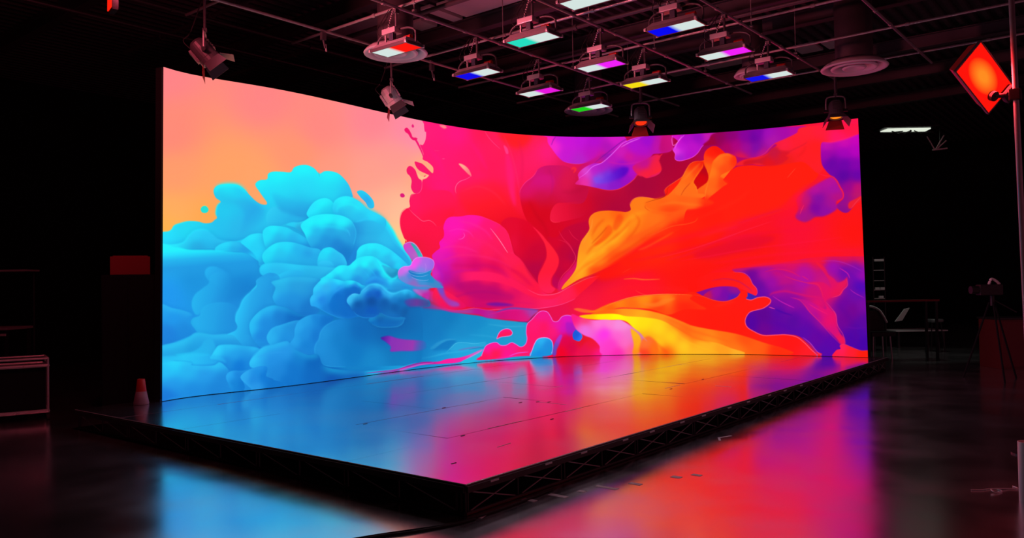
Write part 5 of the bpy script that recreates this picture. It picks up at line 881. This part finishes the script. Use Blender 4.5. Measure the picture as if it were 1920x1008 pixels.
# ------------------------------------------------------------------ overhead LED panels
def led_panel(loc, face_mat, lab, group='overhead two-colour LED panel lamps', rz=0):
    t = thing('panel_lamp', lab, 'stage light', loc, (0, 0, rz), group)
    bm = bm_new(); box(bm, (0, 0, .004), (.272, .617, .008)); obj('light_face', bm, face_mat, t)
    bm = bm_new()
    for s in (-1, 1): box(bm, (s * .145, 0, .018), (.018, .655, .04)); box(bm, (0, s * .319, .018), (.30, .018, .04))
    obj('bezel', bm, M['bodyd'], t)
    for sx in (-1, 1):
        for sy in (-1, 1): bm = bm_new(); box(bm, (sx * .15, sy * .326, .014), (.03, .03, .035), bev=.006); obj('corner_bumper', bm, M['alu'], t)
    bm = bm_new()   # tapered housing
    a = [bm.verts.new(p) for p in ((-.15, -.32, .035), (.15, -.32, .035), (.15, .32, .035), (-.15, .32, .035))]
    b = [bm.verts.new(p) for p in ((-.085, -.27, .10), (.085, -.27, .10), (.085, .27, .10), (-.085, .27, .10))]
    bm.faces.new(a); bm.faces.new(b)
    for i in range(4): bm.faces.new((a[i], a[(i + 1) % 4], b[(i + 1) % 4], b[i]))
    obj('housing', bm, M['body'], t)
    bm = bm_new(); box(bm, (-.03, .05, .235), (.13, .24, .07), bev=.01); pw = obj('power_unit', bm, M['body'], t)
    bm = bm_new(); box(bm, (-.06, .0, .15), (.06, .07, .09), bev=.005); obj('connector', bm, M['blue'], t)
    bm = bm_new(); box(bm, (-.04, .15, .15), (.02, .02, .10)); obj('stand_off', bm, M['alu'], t)
    bm = bm_new()
    path(bm, smooth_pts([(0, .345, .03), (0, .35, .10), (0, .33, .19), (0, .20, .245), (0, 0, .25), (0, -.20, .245), (0, -.33, .19), (0, -.35, .10), (0, -.345, .03)], 4), .013, 8); obj('yoke', bm, M['bodyd'], t, True)
    bm = bm_new(); tube(bm, (.03, -.24, .13), (.03, -.12, .13), .03, 12); obj('handle', bm, M['red'], t)
    bm = bm_new(); z1 = 5.06 - loc[2]
    tube(bm, (0, 0, .25), (0, 0, z1 - .04), .016, 8); box(bm, (0, 0, z1 - .05), (.07, .06, .05)); obj('pipe_clamp', bm, M['bodyd'], t)
    bm = bm_new()
    path(bm, smooth_pts([(-.04, .14, .24), (-.06, .19, .33), (-.02, .17, .42), (.0, .06, z1)]), .006); path(bm, smooth_pts([(-.02, .02, .25), (-.08, .08, .36), (-.05, .10, .46), (0, .08, z1)]), .005)
    path(bm, smooth_pts([(-.05, .16, .16), (-.09, .25, .24), (-.06, .24, .36), (0, .13, z1)]), .005); obj('cable', bm, M['rubber'], t, True)
    l = bpy.data.lights.new('panel_glow', 'AREA'); l.shape = 'RECTANGLE'; l.size = .27; l.size_y = .6; l.energy = 5; l.color = (1, .66, .82)
    lo_ = bpy.data.objects.new('panel_glow', l); COL.objects.link(lo_); lo_.parent = t; lo_.location = (0, 0, -.01)
    bm = bm_new()
    for i in range(9): box(bm, (-.05 + .004 * (i % 2), .10 - .011 * i, .27 + .026 * i), (.014, .014, .014))
    obj('safety_chain', bm, M['alu'], t)
    return t
WH = 'd4e4e0'
def face(c1, c2): return emis('panel_face', split_face(c1, c2, 1.0))
PN = [((2.99, 3.81), WH, 'ff1408', 'panel lamp glowing half white, half red, leftmost of the overhead rows'),
      ((4.54, 3.82), '0808e8', WH, 'panel lamp glowing half blue, half white, left of the teal lamp'),
      ((3.82, 2.28), '24dcc0', WH, 'panel lamp glowing half teal green, half white'),
      ((4.61, .76), '0408f0', WH, 'large near panel lamp glowing half blue, half white, top right of centre'),
      ((3.15, .99), WH, WH, 'all-white panel lamp cut by the top edge of the picture'),
      ((5.99, 3.82), WH, 'e818e0', 'panel lamp glowing half white, half magenta, just left of the green lamp'),
      ((5.39, 2.30), WH, 'f020f8', 'panel lamp glowing half white, half magenta, in the middle of the grid'),
      ((7.45, 3.85), '18d018', WH, 'panel lamp glowing half green, half white, lowest in the picture'),
      ((6.63, 2.32), 'f4dc10', WH, 'panel lamp glowing half yellow, half white'),
      ((6.00, .77), WH, 'f020f8', 'panel lamp glowing half white, half magenta, on the right side of the grid'),
      ((7.53, .78), '0810e8', WH, 'panel lamp glowing half blue, half white, rightmost of the overhead rows')]
for (x_, y_), c1, c2, lab in PN: led_panel((x_, y_, 4.52), face(c1, c2), lab)

# ------------------------------------------------------------------ fresnel spots with barn doors hung along the wall top
def spot(loc, rz, tilt, glow, ztop, lab, bodym='body', sc=1.0):
    t = thing('fresnel_spotlight', lab, 'spotlight', loc, (0, 0, rz), 'spotlights hung above the video wall edge')
    R = Matrix.Rotation(tilt, 4, 'Y')   # lamp axis +X tilted down
    def add(bm): bmesh.ops.transform(bm, matrix=R, verts=bm.verts)
    bm = bm_new(); prof = [(.001, -.17), (.07, -.17), (.10, -.14), (.115, -.06), (.115, .06), (.125, .07), (.125, .12), (.10, .125), (.095, .10)]
    lathe(bm, prof, seg=24); bmesh.ops.transform(bm, matrix=Matrix.Rotation(math.pi / 2, 4, 'Y'), verts=bm.verts)
    for i in range(5): box(bm, (-.12 + i * .035, 0, .118), (.014, .12, .02))
    box(bm, (-.03, 0, -.125), (.16, .10, .03)); add(bm); obj('lamp_body', bm, M[bodym], t, False)
    bm = bm_new(); lathe(bm, [(.095, .102), (.07, .112), (.001, .118)], seg=24); bmesh.ops.transform(bm, matrix=Matrix.Rotation(math.pi / 2, 4, 'Y'), verts=bm.verts); add(bm); obj('lens', bm, glow, t, True)
    for s, ax in ((1, 'Y'), (-1, 'Y'), (1, 'Z'), (-1, 'Z')):
        bm = bm_new()
        w1, w2, L = .10, .15, .16
        if ax == 'Z': q = [(.12, -w1, s * .12), (.12, w1, s * .12), (.12 + L * .75, w2, s * (.12 + L * .62)), (.12 + L * .75, -w2, s * (.12 + L * .62))]
        else: q = [(.12, s * .12, -w1), (.12, s * .12, w1), (.12 + L * .8, s * (.12 + L * .55), w2 * .8), (.12 + L * .8, s * (.12 + L * .55), -w2 * .8)]
        quad_slab(bm, q, .003, (0, 0, s) if ax == 'Z' else (0, s, 0)); add(bm); obj('barn_door', bm, M['bodyd'] if (s > 0 or ax == 'Y') else M['red'], t)  # lower door coloured red to stand in for lens glow on it
    bm = bm_new(); path(bm, smooth_pts([(0, -.15, -.02), (0, -.15, .12), (0, -.13, .22), (0, 0, .24), (0, .13, .22), (0, .15, .12), (0, .15, -.02)], 4), .013, 8)
    obj('yoke', bm, M['steel'], t, True)
    for s in (-1, 1): bm = bm_new(); tube(bm, (0, s * .19, 0), (0, s * .12, 0), .025, 10); obj('tilt_knob', bm, M['blackm'], t)
    z1 = ztop - loc[2] - .065
    bm = bm_new(); tube(bm, (0, 0, .23), (0, 0, z1), .016, 8); box(bm, (0, 0, z1), (.07, .07, .07)); box(bm, (.0, 0, .27), (.05, .05, .04)); obj('hanger', bm, M['bodyd'], t)
    bm = bm_new(); path(bm, smooth_pts([(-.16, 0, .04), (-.24, .03, .14), (-.16, .05, .26), (-.02, .03, z1)]), .007); obj('cable', bm, M['rubber'], t, True)
    return t
dim = emis('faint_glow_lens', plain('30100c', .5)); gl = emis('orange_red_lens', plain('ff3010', 1.2)); gl2 = emis('amber_lens', plain('ff8418', 1.2))  # first lens is off but given a faint red-brown glow of its own
spot((1.10, 5.05, 4.32), math.radians(-35), math.radians(50), dim, 5.06, 'dark spotlight hanging over the top left corner of the video wall', 'bodyd')
spot((4.14, 5.16, 4.33), math.radians(-48), math.radians(58), gl, 5.06, 'grey spotlight with red-lit barn doors hanging below the pale round diffuser', 'body')
spot((8.05, 3.22, 4.36), math.radians(-142), math.radians(66), gl, 5.06, 'spotlight with red glow hanging over the far middle of the video wall', 'bodyd')
spot((9.90, .56, 4.36), math.radians(-155), math.radians(72), gl2, 5.06, 'spotlight with amber glow hanging over the top right corner of the video wall', 'bodyd')
# empty clamps / coiled cable ends on the grid
for x_, y_, z_, lab in ((2.95, 5.22, 4.985, 'empty lamp clamp on the grid crossing left of the pale diffuser'), (5.05, 5.22, 4.98, 'empty lamp clamp hanging under the blue and white lamp')):
    t = thing('lamp_clamp', lab, 'clamp', (x_, y_, z_)); bm = bm_new(); box(bm, (0, 0, 0), (.07, .05, .10)); tube(bm, (0, 0, -.05), (.03, 0, -.16), .014, 8); obj('clamp_jaw', bm, M['bodyd'], t)
    bm = bm_new(); tube(bm, (.035, 0, -.10), (.05, .0, -.2), .012, 8); obj('bolt', bm, M['alu'], t)

# ------------------------------------------------------------------ big red panel on the pole, and a sibling at the upper left
def red_panel(c, ax, ay, L, W, lab, mm):
    ax, ay = Vector(ax).normalized(), Vector(ay).normalized(); nz = ax.cross(ay).normalized(); ay = nz.cross(ax)
    toc = Vector((-3.91, -3.6, 1.52)) - Vector(c)
    if nz.dot(toc) < 0: nz = -nz; ay = -ay
    t = bpy.data.objects.new('red_panel_light', None); COL.objects.link(t); t.empty_display_size = .1
    t.matrix_world = Matrix.Translation(c) @ Matrix((ax, ay, nz)).transposed().to_4x4(); tag(t, lab, 'stage light')
    bm = bm_new(); box(bm, (0, 0, 0), (L, W, .01)); obj('glowing_face', bm, mm, t)
    bm = bm_new()
    for s in (-1, 1): box(bm, (s * (L / 2 + .006), 0, -.004), (.012, W + .02, .024)); box(bm, (0, s * (W / 2 + .006), -.004), (L, .012, .024))
    obj('bezel', bm, M['bodyd'], t)
    bm = bm_new(); a = [bm.verts.new(p) for p in ((-L / 2, -W / 2, -.012), (L / 2, -W / 2, -.012), (L / 2, W / 2, -.012), (-L / 2, W / 2, -.012))]
    b = [bm.verts.new(p) for p in ((-L * .42, -W * .40, -.13), (L * .42, -W * .40, -.13), (L * .42, W * .40, -.13), (-L * .42, W * .40, -.13))]
    bm.faces.new(a); bm.faces.new(b)
    for i in range(4): bm.faces.new((a[i], a[(i + 1) % 4], b[(i + 1) % 4], b[i]))
    obj('housing', bm, M['red'], t)
    return t, nz, ax, ay
gel = emis('red_gel_face', hot_gel('ff8c20', 'ff140a', 1.0))
rp, nz, ax, ay = red_panel((4.29, -2.42, 3.30), (.853, -.243, -.461), (-.251, .584, -.772), .645, .31, 'big tilted panel light glowing red with an orange centre, on the right-hand pole', gel)
YS = 1 if ay.z < 0 else -1
bm = bm_new(); tube(bm, (.19, YS * .05, .02), (.19, YS * .05, .06), .045, 14); tube(bm, (.19, YS * .05, .045), (.34, YS * -.07, .05), .02, 10); box(bm, (.33, YS * -.07, .035), (.12, .13, .06), bev=.02); obj('yoke_knob', bm, M['blackm'], rp)
bm = bm_new(); box(bm, (0, 0, 0), (.01, .30, .62)); t = thing('red_panel_light', 'narrow sliver of a glowing red panel light at the top left of the picture', 'stage light', (-.22, 4.545, 4.70), (0, 0, math.radians(48)))
t.rotation_euler = (math.radians(8), 0, math.radians(-18)); obj('glowing_face', bm, emis('red_face', plain('ff200c', 1.0)), t)
bm = bm_new(); box(bm, (.035, 0, 0), (.055, .32, .66)); obj('housing', bm, M['black'], t)
bm = bm_new(); tube(bm, (.06, 0, .33), (.06, 0, 1.2), .016, 8); obj('hanger', bm, M['bodyd'], t)
t = thing('steel_pole', 'tall upright steel pole at the right edge of the picture', 'pole', (4.245, -2.70, 0))
bm = bm_new(); tube(bm, (0, 0, .0), (-.055, .07, CEIL), .023, 14); obj('tube', bm, M['steel'], t, True)
bm = bm_new(); lathe(bm, [(.001, .0), (.16, .0), (.16, .012), (.05, .02), (.04, .08), (.001, .08)], seg=24); obj('base_plate', bm, M['blackm'], t)
bm = bm_new(); box(bm, (-.03, .04, 3.1), (.08, .09, .10), bev=.01); obj('clamp', bm, M['blackm'], t)
bm = bm_new(); box(bm, (0, 0, 0), (.05, .04, .12)); tag(obj('ceiling_sensor', bm, M['tile'], loc=(5.3, -1.55, CEIL - .06)), 'small grey box hanging dimly left of the red panel light', 'sensor')

def lamp(name, loc, aim, size, energy, color, spread=180):
    l = bpy.data.lights.new(name, 'AREA'); l.shape = 'RECTANGLE'; l.size, l.size_y = size; l.energy = energy; l.color = color; l.spread = math.radians(spread)
    o = bpy.data.objects.new(name, l); COL.objects.link(o); o.location = loc
    o.rotation_euler = (Vector(aim) - Vector(loc)).to_track_quat('-Z', 'Y').to_euler(); return o
lamp('red_panel_beam', Vector((4.29, -2.42, 3.30)) + nz * .03, Vector((4.29, -2.42, 3.30)) + nz, (.6, .28), 26, (1, .03, .04))
lamp('left_red_panel_beam', (-.1, 4.5, 4.6), (.2, 8.5, .6), (.3, .5), 26, (1, .10, .16), 165)
lamp('left_red_panel_wash', (-.05, 4.5, 4.75), (5.5, 2.2, 4.7), (.3, .5), 50, (1, .15, .22), 92)

# ------------------------------------------------------------------ left side: cone, cart, case, counter
t = thing('traffic_cone', 'small red cone with a pale lower band on the left end of the stage', 'cone', (.62, 5.68, H_DECK + .002))
bm = bm_new(); lathe(bm, [(.058, .15), (.042, .29), (.034, .295), (.03, .28), (.05, .15), (.058, .15)], seg=24); obj('cone_top', bm, M['redc'], t, True)
bm = bm_new(); lathe(bm, [(.082, .0), (.086, .01), (.059, .15), (.05, .15), (.07, .0), (.082, 0)], seg=24); obj('pale_band', bm, mat('pale_pink_band', (.32, .2, .24), .5), t, True)

t = thing('equipment_cart', 'low rolling cart with a silver tube frame and dark panels at the left edge', 'cart', (-.12, 7.27, 0), (0, 0, math.radians(-17)))
def bar(a, b, r=.014): 
    bm = bm_new(); tube(bm, a, b, r, 8); return bm
hw, hd = .30, .25
for sx in (-1, 1):
    for sy in (-1, 1):
        bm = bm_new(); tube(bm, (sx * hw, sy * hd, .09), (sx * hw, sy * hd, .75), .014, 8); obj('post', bm, M['alu'], t)
        w_ = thing; bm = bm_new(); tube(bm, (sx * hw - .015, sy * hd, .035), (sx * hw + .015, sy * hd, .035), .035, 12); box(bm, (sx * hw, sy * hd, .075), (.04, .03, .03)); obj('caster_wheel', bm, M['rubber'], t)
for z_, r_ in ((.745, .014), (.66, .02), (.11, .022)):
    bm = bm_new()
    for sy in (-1, 1): tube(bm, (-hw, sy * hd, z_), (hw, sy * hd, z_), r_, 8)
    for sx in (-1, 1): tube(bm, (sx * hw, -hd, z_), (sx * hw, hd, z_), r_, 8)
    obj('rail', bm, M['alu'], t)
bm = bm_new(); box(bm, (0, 0, .38), (hw * 2 - .04, hd * 2 - .04, .52)); obj('side_panel', bm, M['black'], t)

t = thing('storage_cabinet', 'tall black storage cabinet carrying the red case, left of the video wall', 'cabinet', (1.02, 6.72, 0), (0, 0, math.radians(-36)))
bm = bm_new(); box(bm, (0, 0, .875), (.62, .5, 1.75), bev=.01); obj('body', bm, M['black'], t)
for s in (-1, 1): bm = bm_new(); box(bm, (s * .152, -.258, .9), (.295, .015, 1.6)); d_ = obj('door', bm, M['black'], t); bm = bm_new(); box(bm, (s * .03, -.272, .95), (.012, .02, .14)); obj('handle', bm, M['black'], d_)
t = thing('red_case', 'red rectangular case on top of the black cabinet left of the video wall', 'case', (.96, 6.62, 1.752), (0, 0, math.radians(-30)))
bm = bm_new(); box(bm, (0, 0, .115), (.46, .22, .23), bev=.006); obj('shell', bm, M['redd'], t)
bm = bm_new(); box(bm, (0, 0, .236), (.40, .18, .012), bev=.004); obj('lid', bm, M['redd'], t)

t = thing('work_counter', 'dark high counter with a glossy front edge at the left edge of the picture', 'counter', (.08, 9.3, 0), (0, 0, math.radians(-50)))
bm = bm_new(); box(bm, (0, 0, 1.06), (1.2, .6, .035), bev=.006); obj('counter_top', bm, M['steel'], t)
bm = bm_new(); box(bm, (0, -.31, .98), (1.16, .02, .03)); obj('front_rail', bm, M['alu'], t)
for sx in (-1, 1):
    for sy in (-1, 1): bm = bm_new(); box(bm, (sx * .56, sy * .26, .52), (.04, .04, 1.045)); obj('leg', bm, M['blackm'], t)
t = thing('wall_shelf', 'dark shelf with a thin lit edge high above the counter at the left', 'shelf', (.28, 9.55, 0), (0, 0, math.radians(-50)))
bm = bm_new(); box(bm, (0, 0, 1.87), (1.3, .35, .025)); obj('shelf_board', bm, M['steel'], t)
for sx in (-1, 1): bm = bm_new(); tube(bm, (sx * .6, .12, 0), (sx * .6, .12, 1.86), .015, 8); obj('upright', bm, M['blackm'], t)

# ------------------------------------------------------------------ right foreground: white tube and cable loops
t = thing('paper_roll', 'upright pinkish-white hollow roll standing on the floor at the right edge', 'roll', (2.535, -2.86, 0))
bm = bm_new(); lathe(bm, [(.058, .0), (.058, .40), (.050, .40), (.050, .0), (.058, 0)], seg=28); obj('roll_wall', bm, M['white'], t, True)
bm = bm_new(); path(bm, smooth_pts([(2.62, -2.50, .006), (2.66, -2.56, .006), (2.74, -2.62, .006), (2.70, -2.68, .006), (2.62, -2.66, .006), (2.66, -2.62, .02), (2.80, -2.70, .006), (2.84, -2.76, .006), (2.90, -2.72, .006)]), .004)
tag(obj('loose_cable', bm, M['alu'], smooth=True), 'thin pale curled cable lying on the floor beside the white roll', 'cable')

# ------------------------------------------------------------------ far right bay
t = thing('skylight_panel', 'distant pale rectangular ceiling light crossed by dark truss bars', 'ceiling light', (20.1, 1.75, 5.62), (0, 0, math.radians(-51)))
sky = emis('cool_diffuser', plain('d0d8c8', 1.2))
bm = bm_new(); quad_slab(bm, [(-.62, -.20, 0), (.56, -.20, 0), (.60, .2, 0), (-.64, .2, 0)], .03, (0, 0, 1)); obj('diffuser', bm, sky, t)
bm = bm_new(); box(bm, (-.03, 0, .06), (1.5, .7, .05)); obj('housing', bm, M['blackm'], t)  # cover added above the diffuser to keep its glow off the ceiling
bm = bm_new(); tube(bm, (-.75, -.02, -.05), (.75, .02, -.05), .018, 6); tube(bm, (-.5, -.2, -.05), (-.1, .22, -.05), .018, 6); tube(bm, (.0, -.22, -.05), (.04, .22, -.05), .03, 6); tube(bm, (.1, -.22, -.05), (.5, .2, -.05), .018, 6); tube(bm, (-.6, .1, -.05), (-.2, -.2, -.05), .014, 6); obj('truss_bar', bm, M['blackm'], t)
lt = emis('lit_steel', plain('c8ccbc', .55))
t = thing('lit_truss_node', 'pale truss struts meeting in a fan under the distant ceiling light', 'truss', (20.3, 1.0, 5.03), (0, 0, math.radians(-51)))
pal = mat('lit_look_steel', (.92, .92, .88), .5)  # near-white colour stands in for the light falling on the struts
for i, (a, b) in enumerate((((-.12, 0, 0), (-.32, 0, .36)), ((-.10, 0, .0), (.14, 0, .38)), ((-.06, 0, .02), (.2, 0, .24)), ((-.18, 0, -.01), (.22, 0, .03)))):
    bm = bm_new(); tube(bm, a, b, .016 if i != 3 else .022, 8); obj('strut', bm, pal, t)
bm = bm_new(); tube(bm, (.02, 0, .02), (.20, .3, 1.0), .01, 6); obj('hanger', bm, M['blackm'], t)
ld = bpy.data.lights.new('bay_fill_spot', 'SPOT'); ld.energy = 120; ld.spot_size = math.radians(44); ld.spot_blend = .6; ld.color = (.95, 1, .9); ld.shadow_soft_size = .2; lo = bpy.data.objects.new('bay_fill_spot', ld); COL.objects.link(lo); lo.location = (13.2, .5, 5.85); lo.rotation_euler = (Vector((13.7, .7, .5)) - lo.location).to_track_quat('-Z', 'Y').to_euler()  # unseen spot added to brighten the furniture in the bay
t = thing('display_rack', 'narrow dark rack holding small white items beside the right end of the video wall', 'rack', (14.2, 1.1, 0), (0, 0, math.radians(-51)))
for s in (-1, 1): bm = bm_new(); box(bm, (s * .12, 0, 1.0), (.02, .2, 2.0)); obj('upright', bm, M['blackm'], t)
for z_ in (1.12, 1.3, 1.5, 1.72): bm = bm_new(); box(bm, (0, 0, z_), (.22, .2, .012)); obj('shelf', bm, M['tile'], t)
for z_, w_, x_, lab in ((1.93, .2, 0, 'white framed card at the top of the narrow rack'), (1.33, .09, -.05, 'small white box on the rack shelf, left of its pair'), (1.33, .09, .06, 'small white box on the rack shelf, right of its pair'), (1.15, .09, .03, 'small white box on the lowest rack shelf')):
    bm = bm_new(); box(bm, (0, 0, 0), (w_, .05, .05)); o = obj('small_box', bm, M['white'], loc=Vector((14.2, 1.1, z_ + .004)) + Vector((math.cos(-.89) * x_, math.sin(-.89) * x_, 0)) + Vector((-.07, -.06, 0)))
    o.rotation_euler = (0, 0, -.89); tag(o, lab, 'box', 'white items on the narrow rack')
t = thing('long_bench', 'long dark bench with a thin red edge behind the right end of the stage', 'bench', (12.35, .19, 0), (0, 0, math.radians(-51)))
bm = bm_new(); box(bm, (0, .2, 1.11), (1.36, .45, .03)); obj('bench_top', bm, M['wood'], t)
bm = bm_new(); box(bm, (0, -.035, 1.118), (1.36, .02, .03)); obj('edge_strip', bm, M['redd'], t)
for sx in (-1, 1):
    for y_ in (.0, .38): bm = bm_new(); box(bm, (sx * .64, y_, .55), (.04, .04, 1.1)); obj('leg', bm, M['blackm'], t)
t = thing('lounge_chair', 'dark lounge chair with a white curved back rim behind the right end of the stage', 'chair', (12.6, .75, 0), (0, 0, math.radians(-51)))
bm = bm_new(); path(bm, smooth_pts([(-.24, 0, .80), (-.19, .03, .95), (-.05, .06, 1.0), (.1, .05, .94), (.18, .02, .82), (.24, 0, .68)]), .022, 8); obj('back_rim', bm, M['white'], t, True)
bm = bm_new(); box(bm, (.02, .1, .72), (.42, .03, .4), bev=.01); obj('backrest', bm, M['blackm'], t); bm = bm_new(); box(bm, (.02, -.12, .48), (.46, .44, .08), bev=.02); obj('seat', bm, M['blackm'], t)
for sx in (-1, 1):
    for sy in (-1, 1): bm = bm_new(); tube(bm, (sx * .18, -.12 + sy * .18, 0), (sx * .16, -.12 + sy * .16, .45), .014, 8); obj('leg', bm, M['alu'], t)
bm = bm_new(); quad_slab(bm, [(0, 0, 0), (.14, .0, .02), (.32, .06, .26), (.22, .06, .24)], .03, (0, 1, 0)); o = obj('folded_cloth', bm, M['white'], loc=(12.86, .44, .70)); o.rotation_euler = (0, 0, -.89); tag(o, 'crumpled white cloth lying beside the lounge chair', 'cloth')
t = thing('low_table', 'low pale-topped table in the distant bay, right of the lounge chair', 'table', (15.9, .8, 0), (0, 0, math.radians(-51)))
bm = bm_new(); box(bm, (0, 0, .37), (1.15, .8, .025)); obj('table_top', bm, M['tile'], t)
for sx in (-1, 1):
    for sy in (-1, 1): bm = bm_new(); box(bm, (sx * .5, sy * .34, .18), (.04, .04, .36)); obj('leg', bm, M['blackm'], t)
t = thing('bar_stool', 'dark stool between the bench and the low table', 'stool', (14.6, .1, 0))
bm = bm_new(); lathe(bm, [(.001, .62), (.17, .62), (.18, .65), (.16, .68), (.001, .68)], seg=20); obj('seat', bm, M['bodyd'], t, True)
for k in range(4): c_, s_ = math.cos(k * 1.57 + .6), math.sin(k * 1.57 + .6); bm = bm_new(); tube(bm, (.2 * c_, .2 * s_, 0), (.12 * c_, .12 * s_, .62), .012, 8); obj('leg', bm, M['blackm'], t)
t = thing('camera_tripod', 'dark camera on a tripod with a small white handle, near the right edge', 'tripod', (9.95, -1.62, 0), (0, 0, math.radians(-51)))
for k in range(3): c_, s_ = math.cos(k * 2.09 + .3), math.sin(k * 2.09 + .3); bm = bm_new(); tube(bm, (.42 * c_, .42 * s_, 0), (.04 * c_, .04 * s_, 1.15), .014, 8); obj('leg', bm, M['black'], t)
bm = bm_new(); tube(bm, (0, 0, 1.1), (0, 0, 1.25), .03, 10); tube(bm, (0, 0, 1.2), (.3, -.1, 1.0), .01, 6); obj('head', bm, M['blackm'], t)
bm = bm_new(); box(bm, (-.04, 0, 1.34), (.34, .14, .16), bev=.02); tube(bm, (-.2, -.0, 1.34), (-.32, -.0, 1.34), .06, 12); obj('camera_body', bm, M['blackm'], t)
bm = bm_new(); path(bm, smooth_pts([(-.06, -.03, 1.42), (-.02, -.03, 1.50), (.05, -.03, 1.47), (.10, -.03, 1.42)]), .02, 6); obj('carry_handle', bm, M['white'], t, True)
t = thing('red_cabinet', 'dark red cabinet at the right edge of the picture', 'cabinet', (11.85, -1.92, 0), (0, 0, math.radians(-51)))
bm = bm_new(); box(bm, (0, .3, .41), (1.1, .6, .82), bev=.01); obj('body', bm, M['cabc'], t)
bm = bm_new(); box(bm, (0, .3, .835), (1.14, .64, .03), bev=.005); obj('cabinet_top', bm, M['blackm'], t)
for s in (-1, 1): bm = bm_new(); box(bm, (s * .27, -.008, .41), (.51, .015, .74)); d_ = obj('door', bm, M['cabc'], t); bm = bm_new(); box(bm, (s * .05, -.022, .45), (.012, .02, .12)); obj('handle', bm, M['bodyd'], d_)
